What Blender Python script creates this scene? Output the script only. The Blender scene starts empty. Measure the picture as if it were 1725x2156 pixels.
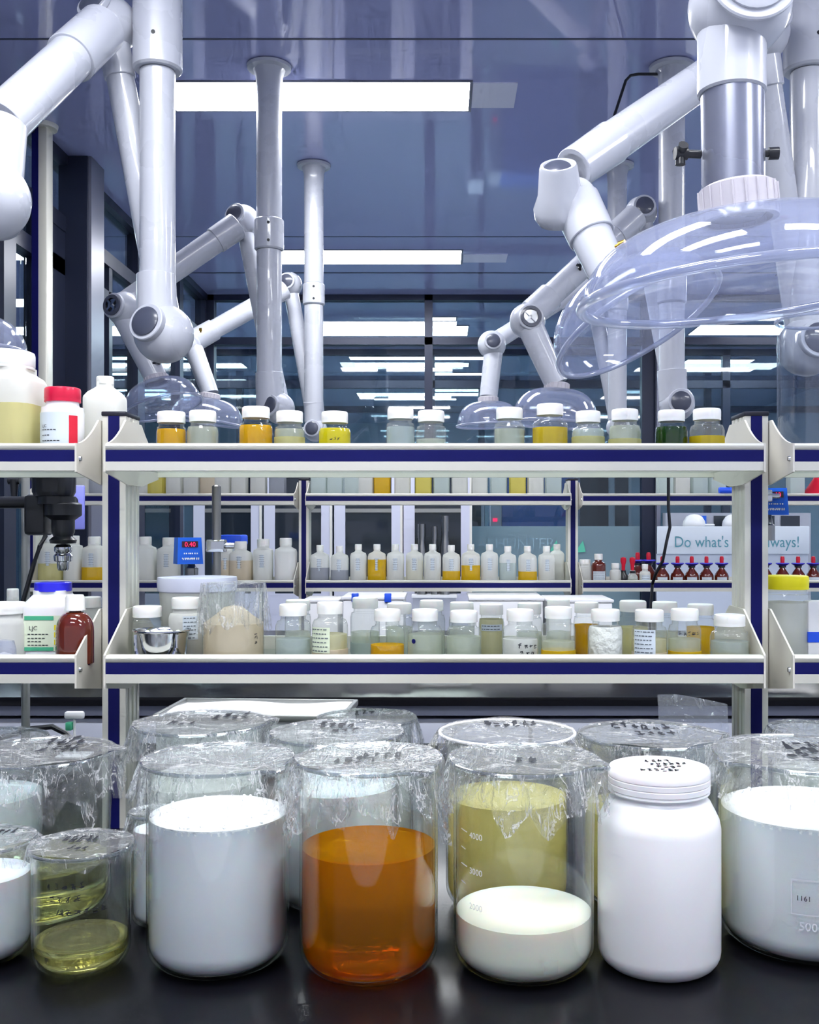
import bpy, bmesh, math, random
from mathutils import Vector, Matrix, Quaternion
PI = math.pi
sc = bpy.context.scene
COL = sc.collection
VX, VY, F, EYE = 932.0, 1112.0, 2200.0, 1.40      # principal point, focal length (px of the 1725x2156 frame), eye height
BENCH, CEIL = 0.886, 3.29

def W(px, py, d):
    return Vector(((px - VX) / F * d, d, EYE - (py - VY) / F * d))
def sx(px, d): return (px - VX) / F * d
def sz(py, d): return EYE - (py - VY) / F * d
def lin(c):
    return tuple(((v / 255) / 12.92 if v / 255 <= .04045 else ((v / 255 + .055) / 1.055) ** 2.4) for v in c)

# ------------------------------------------------------------------ materials
def new_mat(name):
    m = bpy.data.materials.new(name); m.use_nodes = True
    nt = m.node_tree; nt.nodes.clear()
    o = nt.nodes.new('ShaderNodeOutputMaterial')
    return m, nt, o
def pbr(name, rgb, rough=.4, metal=0., coat=0., bump=None, trans=0., ior=1.45, sss=0., spec=.5, mottle=0.):
    m, nt, o = new_mat(name)
    b = nt.nodes.new('ShaderNodeBsdfPrincipled')
    c = lin(rgb)
    b.inputs['Base Color'].default_value = (*c, 1)
    b.inputs['Roughness'].default_value = rough
    b.inputs['Metallic'].default_value = metal
    b.inputs['Coat Weight'].default_value = coat
    b.inputs['Coat Roughness'].default_value = .03
    b.inputs['Transmission Weight'].default_value = trans
    b.inputs['IOR'].default_value = ior
    b.inputs['Specular IOR Level'].default_value = spec
    if sss:
        b.inputs['Subsurface Weight'].default_value = sss
        b.inputs['Subsurface Scale'].default_value = .02
    tc = nt.nodes.new('ShaderNodeTexCoord')
    if mottle:
        n = nt.nodes.new('ShaderNodeTexNoise'); n.inputs['Scale'].default_value = 6
        n.inputs['Detail'].default_value = 4
        nt.links.new(tc.outputs['Object'], n.inputs['Vector'])
        r = nt.nodes.new('ShaderNodeMapRange')
        r.inputs['To Min'].default_value = max(0, rough - mottle); r.inputs['To Max'].default_value = rough + mottle
        nt.links.new(n.outputs['Fac'], r.inputs['Value']); nt.links.new(r.outputs['Result'], b.inputs['Roughness'])
    if bump:
        n = nt.nodes.new('ShaderNodeTexNoise'); n.inputs['Scale'].default_value = bump[0]
        n.inputs['Detail'].default_value = 3
        nt.links.new(tc.outputs['Object'], n.inputs['Vector'])
        bp = nt.nodes.new('ShaderNodeBump'); bp.inputs['Strength'].default_value = bump[1]
        bp.inputs['Distance'].default_value = bump[2]
        nt.links.new(n.outputs['Fac'], bp.inputs['Height']); nt.links.new(bp.outputs['Normal'], b.inputs['Normal'])
    nt.links.new(b.outputs[0], o.inputs[0])
    return m
def emit(name, rgb, s):
    m, nt, o = new_mat(name)
    e = nt.nodes.new('ShaderNodeEmission'); e.inputs[0].default_value = (*lin(rgb), 1); e.inputs[1].default_value = s
    nt.links.new(e.outputs[0], o.inputs[0]); return m
def thin(name, tint=(252, 253, 255), base=.04, top=.9, power=4., rough=.02, milk=0., milkrgb=(240, 244, 255), bump=None, streak=0.):
    """thin clear sheet: straight-through transmission, angle dependent reflection, a little scattering"""
    m, nt, o = new_mat(name); N = nt.nodes.new; L = nt.links.new
    tr = N('ShaderNodeBsdfTransparent'); tr.inputs[0].default_value = (*lin(tint), 1)
    gl = N('ShaderNodeBsdfGlossy'); gl.inputs['Roughness'].default_value = rough
    lw = N('ShaderNodeLayerWeight'); lw.inputs['Blend'].default_value = .5
    pw = N('ShaderNodeMath'); pw.operation = 'POWER'; pw.inputs[1].default_value = power
    L(lw.outputs['Facing'], pw.inputs[0])
    ma = N('ShaderNodeMath'); ma.operation = 'MULTIPLY_ADD'; ma.inputs[1].default_value = top; ma.inputs[2].default_value = base
    ma.use_clamp = True
    L(pw.outputs[0], ma.inputs[0])
    fac = ma.outputs[0]
    if bump or streak:
        tc = N('ShaderNodeTexCoord'); n = N('ShaderNodeTexNoise')
        n.inputs['Scale'].default_value = bump[0]; n.inputs['Detail'].default_value = 3; n.inputs['Distortion'].default_value = bump[3]
        L(tc.outputs['Object'], n.inputs['Vector'])
        bp = N('ShaderNodeBump'); bp.inputs['Strength'].default_value = bump[1]; bp.inputs['Distance'].default_value = bump[2]
        L(n.outputs['Fac'], bp.inputs['Height'])
        L(bp.outputs['Normal'], gl.inputs['Normal']); L(bp.outputs['Normal'], lw.inputs['Normal'])
        if streak:
            n2 = N('ShaderNodeTexNoise'); n2.inputs['Scale'].default_value = bump[0] * .7; n2.inputs['Detail'].default_value = 5; n2.inputs['Roughness'].default_value = .62
            n2.inputs['Distortion'].default_value = 1.2
            mp = N('ShaderNodeMapping'); mp.inputs['Scale'].default_value = (1, 1, .3); mp.inputs['Rotation'].default_value = (.3, .2, .5)
            L(tc.outputs['Object'], mp.inputs['Vector']); L(mp.outputs[0], n2.inputs['Vector'])
            n3 = N('ShaderNodeTexNoise'); n3.inputs['Scale'].default_value = 22; L(tc.outputs['Object'], n3.inputs['Vector'])
            sb = N('ShaderNodeMath'); sb.operation = 'SUBTRACT'; sb.inputs[1].default_value = .5; L(n2.outputs['Fac'], sb.inputs[0])
            ab = N('ShaderNodeMath'); ab.operation = 'ABSOLUTE'; L(sb.outputs[0], ab.inputs[0])
            mr = N('ShaderNodeMapRange'); mr.inputs['From Min'].default_value = 0; mr.inputs['From Max'].default_value = .03
            mr.inputs['To Min'].default_value = streak; mr.inputs['To Max'].default_value = milk; mr.clamp = True
            L(ab.outputs[0], mr.inputs['Value'])
            m4 = N('ShaderNodeMapRange'); m4.inputs['From Min'].default_value = .38; m4.inputs['From Max'].default_value = .6; m4.clamp = True
            L(n3.outputs['Fac'], m4.inputs['Value'])
            mu = N('ShaderNodeMath'); mu.operation = 'MULTIPLY'; L(mr.outputs[0], mu.inputs[0]); L(m4.outputs[0], mu.inputs[1])
            mxm = N('ShaderNodeMath'); mxm.operation = 'MAXIMUM'; mxm.inputs[1].default_value = milk; L(mu.outputs[0], mxm.inputs[0]); ridge = mxm.outputs[0]
    mx = N('ShaderNodeMixShader'); L(fac, mx.inputs[0]); L(tr.outputs[0], mx.inputs[1]); L(gl.outputs[0], mx.inputs[2])
    out = mx.outputs[0]
    if milk:
        df = N('ShaderNodeBsdfDiffuse'); df.inputs[0].default_value = (*lin(milkrgb), 1)
        tl = N('ShaderNodeBsdfTranslucent'); tl.inputs[0].default_value = (*lin(milkrgb), 1)
        m1 = N('ShaderNodeMixShader'); m1.inputs[0].default_value = .5; L(df.outputs[0], m1.inputs[1]); L(tl.outputs[0], m1.inputs[2])
        m2 = N('ShaderNodeMixShader'); m2.inputs[0].default_value = milk; L(out, m2.inputs[1]); L(m1.outputs[0], m2.inputs[2])
        if streak: L(ridge, m2.inputs[0])
        out = m2.outputs[0]
    L(out, o.inputs[0]); return m
def tinted(name, rgb, cloud=.5, gloss=.06, deep=None):
    """coloured liquid: part of the light goes straight through tinted, part scatters"""
    m, nt, o = new_mat(name); N = nt.nodes.new; L = nt.links.new
    tr = N('ShaderNodeBsdfTransparent'); tr.inputs[0].default_value = (*lin(deep or rgb), 1)
    df = N('ShaderNodeBsdfDiffuse'); df.inputs[0].default_value = (*lin(rgb), 1)
    tl = N('ShaderNodeBsdfTranslucent'); tl.inputs[0].default_value = (*lin(rgb), 1)
    m1 = N('ShaderNodeMixShader'); m1.inputs[0].default_value = .55; L(df.outputs[0], m1.inputs[1]); L(tl.outputs[0], m1.inputs[2])
    m2 = N('ShaderNodeMixShader'); m2.inputs[0].default_value = cloud; L(tr.outputs[0], m2.inputs[1]); L(m1.outputs[0], m2.inputs[2])
    gl = N('ShaderNodeBsdfGlossy'); gl.inputs['Roughness'].default_value = .04
    m3 = N('ShaderNodeMixShader'); m3.inputs[0].default_value = gloss; L(m2.outputs[0], m3.inputs[1]); L(gl.outputs[0], m3.inputs[2])
    L(m3.outputs[0], o.inputs[0]); return m
def refr(name, rgb, ior=1.33, cloud=.0, cloudrgb=None, dens=0.):
    """refracting liquid"""
    m, nt, o = new_mat(name); N = nt.nodes.new; L = nt.links.new
    g = N('ShaderNodeBsdfGlass'); g.inputs['Color'].default_value = (*lin(rgb), 1); g.inputs['IOR'].default_value = ior
    g.inputs['Roughness'].default_value = 0
    df = N('ShaderNodeBsdfDiffuse'); df.inputs[0].default_value = (*lin(cloudrgb or rgb), 1)
    tl = N('ShaderNodeBsdfTranslucent'); tl.inputs[0].default_value = (*lin(cloudrgb or rgb), 1)
    m1 = N('ShaderNodeMixShader'); m1.inputs[0].default_value = .5; L(df.outputs[0], m1.inputs[1]); L(tl.outputs[0], m1.inputs[2])
    m2 = N('ShaderNodeMixShader'); m2.inputs[0].default_value = cloud; L(g.outputs[0], m2.inputs[1]); L(m1.outputs[0], m2.inputs[2])
    L(m2.outputs[0], o.inputs[0]); return m

M = dict(
    arm=pbr('arm_white_plastic', (190, 193, 203), .28, coat=.4, mottle=.04),
    ductgrey=pbr('duct_grey_aluminium', (150, 154, 170), .26, .7, mottle=.05),
    armcap=pbr('joint_cap_graphite', (72, 76, 92), .3, coat=.3),
    armclip=pbr('ribbed_collar_grey', (190, 186, 194), .4),
    blackp=pbr('black_plastic', (22, 24, 30), .35, coat=.2),
    brass=pbr('brass', (190, 150, 60), .3, 1.),
    chrome=pbr('chrome', (205, 207, 210), .12, 1.),
    steel=pbr('brushed_steel', (150, 150, 150), .3, 1., mottle=.08),
    dsteel=pbr('dark_steel_rod', (150, 148, 145), .35, 1.),
    hood=thin('hood_acrylic', (246, 248, 254), .06, .5, 3., .03, milk=.11, milkrgb=(226, 232, 255)),
    hoodrim=thin('hood_rim_acrylic', (222, 228, 240), .2, .7, 2., .08, milk=.25, milkrgb=(225, 230, 250)),
    glass=thin('beaker_glass', (252, 254, 253), .035, .8, 3.5, .015),
    rimglass=thin('beaker_rim_glass', (215, 222, 222), .12, .8, 2., .03, milk=.06),
    cylglass=thin('tall_cylinder_glass', (248, 250, 252), .05, .8, 3., .03),
    pet=thin('clear_plastic_jar', (250, 252, 251), .05, .6, 3., .05, milk=.09, milkrgb=(250, 252, 248), bump=(30, .25, .002, 1)),
    hdpe=thin('frosted_plastic_bottle', (235, 238, 238), .05, .3, 3., .25, milk=.8, milkrgb=(250, 250, 246)),
    hdpew=pbr('opaque_white_plastic', (228, 228, 230), .35, coat=.15, sss=.15),
    film=thin('cling_film', (253, 254, 255), .03, .6, 2.2, .16, milk=.06, milkrgb=(255, 255, 255), bump=(60, 1., .012, 1.5), streak=.75),
    filmtop=thin('cling_film_stretched', (251, 252, 254), .05, .5, 3., .14, milk=.12, milkrgb=(255, 255, 255), bump=(30, .8, .008, 1.2), streak=.55),
    bag=thin('plastic_bag', (235, 238, 250), .1, .6, 2., .1, milk=.22, bump=(20, 1., .01, 2), streak=.3),
    cap=pbr('white_cap', (236, 236, 232), .4, sss=.1),
    capt=pbr('translucent_cap', (225, 228, 226), .35),
    redcap=pbr('crimson_cap', (206, 16, 60), .35, coat=.3),
    bluecap=pbr('blue_cap', (38, 36, 214), .35, coat=.3),
    yellowcap=pbr('yellow_lid', (246, 232, 20), .4),
    blue_inlay=pbr('navy_inlay', (20, 22, 86), .45, spec=.15),
    alu=pbr('cream_aluminium', (222, 220, 208), .35, .25, mottle=.05),
    alud=pbr('grey_aluminium', (150, 152, 150), .35, .5),
    bracket=pbr('cream_bracket', (214, 210, 198), .42, bump=(200, .05, .001)),
    board=thin('glass_shelf', (236, 244, 240), .05, .8, 3.5, .03, milk=.05),
    navycap=pbr('black_end_cap', (20, 21, 36), .45),
    bench=pbr('black_epoxy_worktop', (9, 9, 14), .24, spec=.3, bump=(120, .08, .001), mottle=.06),
    cabgrey=pbr('bench_cabinet_grey', (176, 180, 192), .35),
    cabrail=pbr('bench_rail_grey', (112, 116, 132), .35, .3),
    darkgap=pbr('dark_gap', (22, 28, 48), .5),
    milk=pbr('white_emulsion', (234, 235, 241), .3, sss=.25, coat=.25),
    milky=pbr('cream_emulsion', (244, 242, 228), .3, sss=.3, coat=.25),
    foam=pbr('white_foam', (250, 250, 250), .5, bump=(160, .8, .004)),
    ceilm=pbr('glossy_ceiling_panel', (172, 178, 224), .07, coat=.7, bump=(2.2, .12, .01), mottle=.04),
    seam=pbr('ceiling_seam', (62, 68, 96), .4),
    ceilpatch=pbr('painted_reflection', (226, 228, 246), .2),  # pale ghost reflection of the lights, put into the colour
    frame=pbr('window_frame_navy', (38, 44, 64), .35, .3),
    framel=pbr('window_frame_grey', (120, 122, 138), .35, .3),
    pane=thin('wall_glass', (216, 228, 232), .05, .8, 3.5, .02),
    frost=thin('frosted_glass_band', (170, 190, 198), .04, .3, 3, .3, milk=.75, milkrgb=(172, 194, 202)),
    floor=pbr('grey_vinyl_floor', (206, 208, 214), .3, mottle=.08),
    wall=pbr('slate_wall', (196, 204, 218), .6),
    farwall=pbr('far_wall', (196, 212, 222), .6),
    darkwall=pbr('dark_wall', (96, 108, 128), .5),
    cab=pbr('lavender_cabinet', (206, 208, 226), .4),
    cabedge=pbr('cream_edge', (226, 224, 216), .4),
    cabwin=pbr('dark_cabinet_glass', (34, 42, 52), .08, coat=.5),
    led=emit('light_panel_glow', (250, 252, 255), 22.),
    ledf=emit('far_light_glow', (250, 252, 255), 20.),
    red=emit('red_digits', (255, 40, 90), 1.5),
    dispred=pbr('display_window', (60, 4, 14), .2, coat=.5),
    boxblue=pbr('blue_enamel', (16, 100, 226), .35, coat=.3),
    ink=pbr('marker_ink', (22, 24, 34), .5),
    inkw=pbr('white_print', (236, 236, 236), .5),
    inkg=pbr('grey_print', (96, 104, 112), .5),
    label=pbr('paper_label', (204, 214, 222), .6),
    labelg=pbr('green_label', (70, 170, 130), .5),
    labelc=pbr('pale_green_label', (212, 222, 196), .5),
    labely=pbr('yellow_label', (222, 206, 30), .5),
    labelr=pbr('red_label', (206, 20, 50), .5),
    amber=pbr('amber_bottle', (92, 30, 14), .06, coat=.8),
    amberl=pbr('amber_bottle_light', (150, 70, 16), .08, coat=.8),
    redbulb=pbr('red_rubber', (205, 20, 50), .4),
    bluering=pbr('blue_ring', (44, 40, 190), .4),
    lilac=pbr('lilac_panel', (128, 132, 214), .4),
    white=pbr('white_enamel', (240, 241, 243), .3),
    paper=pbr('white_tray_lining', (246, 247, 248), .4, bump=(8, .4, .01)),
    bluepl=pbr('blue_plastic', (40, 90, 230), .35),
    teal=pbr('teal_print', (90, 150, 165), .5), tealf=pbr('faint_teal_print', (138, 166, 178), .5),
    tealg=pbr('green_print', (90, 190, 160), .5),
    board2=pbr('white_sign_board', (214, 222, 230), .5),
    grain=pbr('white_crystals', (236, 236, 230), .7, bump=(90, 1., .006)),
    pale=tinted('pale_blue_liquid', (226, 236, 236), .45, deep=(238, 246, 246)),
    clear=tinted('clear_liquid', (242, 246, 228), .32, deep=(246, 250, 244)),
    palew=tinted('cloudy_white_liquid', (248, 248, 244), .8),
    grey=tinted('grey_liquid', (196, 200, 210), .75),
    straw=tinted('straw_liquid', (238, 232, 178), .6, deep=(244, 240, 200)),
    paleyel=tinted('pale_yellow_liquid', (240, 236, 196), .7, deep=(244, 240, 210)),
    beige=tinted('beige_liquid', (240, 228, 206), .9),
    orange=tinted('orange_liquid', (238, 192, 8), .95, deep=(240, 200, 40)),
    amberliq=tinted('amber_yellow_liquid', (248, 212, 40), .82, deep=(250, 216, 90)),
    yellow=tinted('bright_yellow_liquid', (240, 228, 20), .85, deep=(250, 240, 60)),
    olive=tinted('olive_yellow_liquid', (228, 206, 50), .8, deep=(240, 224, 90)),
    green=tinted('dark_green_liquid', (40, 84, 8), .9, deep=(80, 110, 30)),
    gold=tinted('translucent_gold_liquid', (244, 232, 130), .8, deep=(248, 238, 160)),
    bigorange=refr('orange_liquid_refracting', (255, 190, 30), 1.33, cloud=.34, cloudrgb=(255, 166, 6)),
    bigyellow=refr('yellow_liquid_refracting', (252, 248, 186), 1.33, cloud=.85, cloudrgb=(255, 240, 165)),
    bigstraw=refr('straw_liquid_refracting', (253, 251, 216), 1.33, cloud=.14, cloudrgb=(244, 238, 176)),
)

# ------------------------------------------------------------------ geometry builder
class G:
    def __init__(s): s.v = []; s.f = []
    def add(s, vs, fs):
        o = len(s.v); s.v += [Vector(p) for p in vs]; s.f += [tuple(i + o for i in f) for f in fs]; return s
    def box(s, x0, x1, y0, y1, z0, z1, bev=0., rot=None):
        bm = bmesh.new(); bmesh.ops.create_cube(bm, size=1)
        c = Vector(((x0 + x1) / 2, (y0 + y1) / 2, (z0 + z1) / 2))
        for v in bm.verts: v.co = Vector((v.co.x * (x1 - x0), v.co.y * (y1 - y0), v.co.z * (z1 - z0)))
        if bev: bmesh.ops.bevel(bm, geom=bm.edges[:], offset=bev, segments=2, affect='EDGES', profile=.5)
        bm.verts.ensure_lookup_table()
        for i, v in enumerate(bm.verts): v.index = i
        vs = [(rot @ v.co if rot else v.co) + c for v in bm.verts]
        s.add(vs, [[v.index for v in f.verts] for f in bm.faces]); bm.free(); return s
    def lathe(s, prof, seg=32, o=(0, 0, 0), axis=None, warp=None, sq=None):
        o = Vector(o); q = Vector(axis).normalized().to_track_quat('Z', 'Y') if axis is not None else None
        vs = []; rows = []
        for r, z in prof:
            if r < 1e-7: rows.append([len(vs)]); vs.append(Vector((0, 0, z)))
            else:
                row = []
                for i in range(seg):
                    a = 2 * PI * i / seg; rr = r
                    if sq:
                        e = sq; rr = r / ((abs(math.cos(a)) ** e + abs(math.sin(a)) ** e) ** (1 / e))
                    p = Vector((rr * math.cos(a), rr * math.sin(a), z))
                    if warp: p = warp(p, a)
                    row.append(len(vs)); vs.append(p)
                rows.append(row)
        fs = []
        for A, B in zip(rows, rows[1:]):
            if len(A) == 1 and len(B) == 1: continue
            for i in range(seg):
                j = (i + 1) % seg
                if len(A) == 1: fs.append((A[0], B[j], B[i]))
                elif len(B) == 1: fs.append((A[i], A[j], B[0]))
                else: fs.append((A[i], A[j], B[j], B[i]))
        vs = [(q @ v if q else v) + o for v in vs]
        return s.add(vs, fs)
    def cyl(s, p, q, r1, r2=None, seg=32, bev=0.):
        p, q = Vector(p), Vector(q); r2 = r1 if r2 is None else r2; L = (q - p).length
        b = bev
        prof = [(0, 0), (r1 - b, 0), (r1, b), (r2, L - b), (r2 - b, L), (0, L)] if b else [(0, 0), (r1, 0), (r2, L), (0, L)]
        return s.lathe(prof, seg, p, q - p)
    def path(s, pts, r, seg=8, closed=False):
        pts = [Vector(p) for p in pts]; n = len(pts); rows = []; vs = []
        up = Vector((.123, .321, .94)).normalized()
        for i, p in enumerate(pts):
            if closed: t = pts[(i + 1) % n] - pts[i - 1]
            else: t = pts[min(i + 1, n - 1)] - pts[max(i - 1, 0)]
            t.normalize(); a = t.cross(up).normalized(); b = t.cross(a)
            rr = r[i] if isinstance(r, (list, tuple)) else r
            rows.append([len(vs) + k for k in range(seg)])
            vs += [p + a * rr * math.cos(2 * PI * k / seg) + b * rr * math.sin(2 * PI * k / seg) for k in range(seg)]
        fs = []
        for i in range(n if closed else n - 1):
            A, B = rows[i], rows[(i + 1) % n]
            fs += [(A[k], A[(k + 1) % seg], B[(k + 1) % seg], B[k]) for k in range(seg)]
        if not closed: fs += [tuple(rows[0][::-1]), tuple(rows[-1])]
        return s.add(vs, fs)
    def extr(s, poly, a, b, ax='x'):
        """polygon (u,v) extruded along ax from a to b"""
        n = len(poly)
        mk = (lambda t, p: (t, p[0], p[1])) if ax == 'x' else ((lambda t, p: (p[0], t, p[1])) if ax == 'y' else (lambda t, p: (p[0], p[1], t)))
        vs = [mk(a, p) for p in poly] + [mk(b, p) for p in poly]
        fs = [(i, (i + 1) % n, (i + 1) % n + n, i + n) for i in range(n)] + [tuple(range(n))[::-1], tuple(range(n, 2 * n))]
        return s.add(vs, fs)
    def patch(s, fn, u0, u1, v0, v1, nu=8, nv=1):
        vs = [fn(u0 + (u1 - u0) * i / nu, v0 + (v1 - v0) * j / nv) for j in range(nv + 1) for i in range(nu + 1)]
        fs = [(j * (nu + 1) + i, j * (nu + 1) + i + 1, (j + 1) * (nu + 1) + i + 1, (j + 1) * (nu + 1) + i) for j in range(nv) for i in range(nu)]
        return s.add(vs, fs)
    def stroke(s, fn, p, q, t):
        p = Vector(p); q = Vector(q); d = (q - p)
        if d.length < 1e-6: return s
        n = Vector((-d.y, d.x)).normalized() * t / 2; k = 3
        vs = []
        for i in range(k + 1):
            c = p + d * i / k
            vs += [fn(*(c + n)), fn(*(c - n))]
        return s.add(vs, [(2 * i, 2 * i + 1, 2 * i + 3, 2 * i + 2) for i in range(k)])
    def scribble(s, fn, rows, cell, t, seed=0, gap=1.25):
        """rows: [(u_start, v, count)] of hand written glyphs"""
        rd = random.Random(seed)
        for u0, v0, n in rows:
            for k in range(n):
                cu = u0 + k * cell * gap; cv = v0 + rd.uniform(-.1, .1) * cell
                for j in range(rd.choice((3, 4, 4, 5))):
                    if rd.random() < .55:
                        y = rd.uniform(0, 1); a = (cu + rd.uniform(0, .3) * cell, cv + y * cell); b = (cu + rd.uniform(.6, 1) * cell, cv + (y + rd.uniform(-.1, .25)) * cell)
                    else:
                        x = rd.uniform(.2, .8); a = (cu + x * cell, cv + rd.uniform(.6, 1) * cell); b = (cu + (x + rd.uniform(-.35, .2)) * cell, cv + rd.uniform(0, .35) * cell)
                    s.stroke(fn, a, b, t)
        return s
    def text(s, fn, string, u, v, size, align='LEFT'):
        cu = bpy.data.curves.new('txt', 'FONT'); cu.body = string; cu.size = size; cu.align_x = align; cu.resolution_u = 3
        ob = bpy.data.objects.new('txt', cu); COL.objects.link(ob)
        dg = bpy.context.evaluated_depsgraph_get(); me = bpy.data.meshes.new_from_object(ob.evaluated_get(dg))
        vs = [fn(u + w.co.x, v + w.co.y) for w in me.vertices]; fs = [tuple(p.vertices) for p in me.polygons]
        bpy.data.objects.remove(ob); bpy.data.curves.remove(cu); bpy.data.meshes.remove(me)
        return s.add(vs, fs)

def obj(name, g, mat, parent=None, label=None, smooth=True, ang=40, recalc=True):
    me = bpy.data.meshes.new(name); me.from_pydata([tuple(v) for v in g.v], [], g.f); me.validate()
    if recalc:
        bm = bmesh.new(); bm.from_mesh(me); bmesh.ops.recalc_face_normals(bm, faces=bm.faces[:]); bm.to_mesh(me); bm.free()
    me.materials.append(M[mat] if isinstance(mat, str) else mat)
    if smooth:
        me.polygons.foreach_set('use_smooth', [True] * len(me.polygons)); me.set_sharp_from_angle(angle=math.radians(ang))
    o = bpy.data.objects.new(name, me); COL.objects.link(o)
    if parent is not None: o.parent = parent
    if label: o['label'] = label
    return o
def thing(name, label, cat, loc=(0, 0, 0), rz=0., group=None):
    o = bpy.data.objects.new(name, None); COL.objects.link(o); o.empty_display_size = .05
    o.location = loc; o.rotation_euler = (0, 0, rz); o['label'] = label; o['category'] = cat
    if group: o['group'] = group
    return o
def tag(o, label, cat, group=None):
    o['label'] = label; o['category'] = cat
    if group: o['group'] = group
    return o
def struct(name, g, mat, smooth=False):
    o = obj(name, g, mat, smooth=smooth); o['kind'] = 'structure'; return o
def onto(R, zoff=0., eps=.0008, a0=0.):
    """wrap (u, v) around an upright cylinder, u=0 faces the viewer's side"""
    return lambda u, v: Vector(((R + eps) * math.sin(u / R + a0), -(R + eps) * math.cos(u / R + a0), v + zoff))
def flat(y, eps=0.): return lambda u, v: Vector((u, y - eps, v))

# ------------------------------------------------------------------ setting
struct('floor', G().box(-6, 6.5, -3, 19, -.1, 0), 'floor')
struct('ceiling', G().box(-6, 6.5, -3, 19, CEIL, CEIL + .12), 'ceilm')
for i, y in enumerate((1.33, 4.03, 6.77)):
    struct('trim_%d' % (i + 1), G().box(-1.9, 5, y, y + .012, CEIL - .002, CEIL + .01), 'seam')
struct('trim_4', G().box(-1.9, 5, 7.72, 7.745, CEIL - .002, CEIL + .01), 'seam')
struct('wall_right', G().box(5, 5.15, -3, 19, 0, CEIL), 'wall')
struct('wall_back', G().box(-6, 6.5, 18.8, 19, 0, CEIL), 'farwall')
struct('wall_left', G().box(-5.9, -5.8, -3, 19, 0, CEIL), 'darkwall')
# left glazed wall
LX = -1.95
def left_frames():
    g = G()
    for y0, y1 in ((3.3, 3.4), (4.55, 4.68), (6.55, 6.7), (7.6, 7.7), (8.4, 8.52)):
        g.box(LX - .04, LX + .04, y0, y1, 0, CEIL)
    g.box(LX - .04, LX + .04, 2.6, 8.5, 2.90, 2.98); g.box(LX - .04, LX + .04, 2.6, 8.5, 0, .12)
    g.box(LX - .05, LX + .05, 2.6, 8.5, CEIL - .05, CEIL)
    for y0, y1 in ((4.95, 5.3), (5.6, 5.68), (6.0, 6.06)):
        g.box(LX - .035, LX + .035, y0, y1, 0, 2.9)
    g.box(LX - .035, LX + .035, 4.68, 6.55, 2.68, 2.76)
    return g
struct('trim_5', left_frames(), 'frame')
struct('window_1', G().box(LX - .006, LX + .006, 3.4, 8.4, .12, CEIL - .05), 'pane')
struct('trim_6', G().box(LX, -1.80, 5.30, 5.52, 0, CEIL, .004), 'frame')
struct('trim_7', G().box(-1.80, -1.785, 5.31, 5.51, 0, CEIL), 'framel')
# rear glazed wall
RY = 8.5
g = G()
for x0, x1 in ((-1.95, -1.85), (-.145, -.08), (1.615, 1.765), (3.4, 3.5), (4.9, 5)):
    g.box(x0, x1, RY - .05, RY + .05, 0, CEIL)
g.box(-1.95, 5, RY - .05, RY + .05, 2.885, 2.945); g.box(-1.95, 5, RY - .05, RY + .05, CEIL - .045, CEIL)
g.box(-1.95, 5, RY - .04, RY + .04, 0, .1)
struct('trim_8', g, 'frame')
struct('window_2', G().box(-1.85, 4.9, RY - .006, RY + .006, .1, CEIL - .045), 'pane')
struct('window_3', G().box(.2, 1.60, RY - .03, RY - .02, .1, 1.416), 'frost')
for k, (yy, xs) in enumerate(((11.07, (-3.2, -.12, 3.0)), (13.4, (-2.6, .5, 3.4)))):
    g = G()
    g.box(-5.8, 5, yy - .04, yy + .04, 2.88, 2.96); g.box(-5.8, 5, yy - .04, yy + .04, CEIL - .06, CEIL)
    for x in xs: g.box(x - .04, x + .04, yy - .04, yy + .04, 0, CEIL)
    struct('trim_%d' % (9 + k), g, 'frame')
struct('window_4', G().box(-5.8, 5, 11.06, 11.075, .1, CEIL - .05), 'pane')
struct('trim_11', G().box(1.72, 1.75, RY - .12, RY - .06, 0, CEIL), 'framel')

# ceiling light panels (recessed, seen and unseen)
def light_panel(x0, x1, y0, y1, label, mat='led', group='recessed ceiling light panels', drop=.0):
    t = thing('ceiling_light', label, 'ceiling light', ((x0 + x1) / 2, (y0 + y1) / 2, CEIL), 0, group)
    hx, hy = (x1 - x0) / 2, (y1 - y0) / 2
    z = -.006 - drop
    g = G()
    g.box(-hx - .012, hx + .012, -hy - .012, -hy, z, 0); g.box(-hx - .012, hx + .012, hy, hy + .012, z, 0)
    g.box(-hx - .012, -hx, -hy, hy, z, 0); g.box(hx, hx + .012, -hy, hy, z, 0)
    obj('light_frame', g, 'framel', t, smooth=False)
    obj('diffuser', G().patch(lambda u, v: Vector((u, v, z + .002)), -hx, hx, -hy, hy, 1), mat, t, smooth=False)
    return t
light_panel(-1.2, .116, 4.42, 4.72, 'long white light panel, the nearer one in view')
light_panel(-1.2, .129, 7.10, 7.46, 'long white light panel, the farther one before the rear glass wall')
for x0, x1, y0, y1, mt in ((-1.2, .12, .5, .8, 'led'), (.7, 2.0, .5, .8, 'led'), (-1.2, .12, 1.75, 2.05, 'led'), (-1.2, .12, -.9, -.6, 'led'), (2.3, 3.6, 4.42, 4.72, 'led'), (2.3, 3.6, 1.75, 2.05, 'led'),  # first two are unseen panels, added to brighten the beakers
                           (2.3, 3.6, -.9, -.6, 'led')):
    light_panel(x0, x1, y0, y1, 'white light panel outside the view, above the benches', mt, 'light panels above the benches')
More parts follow.
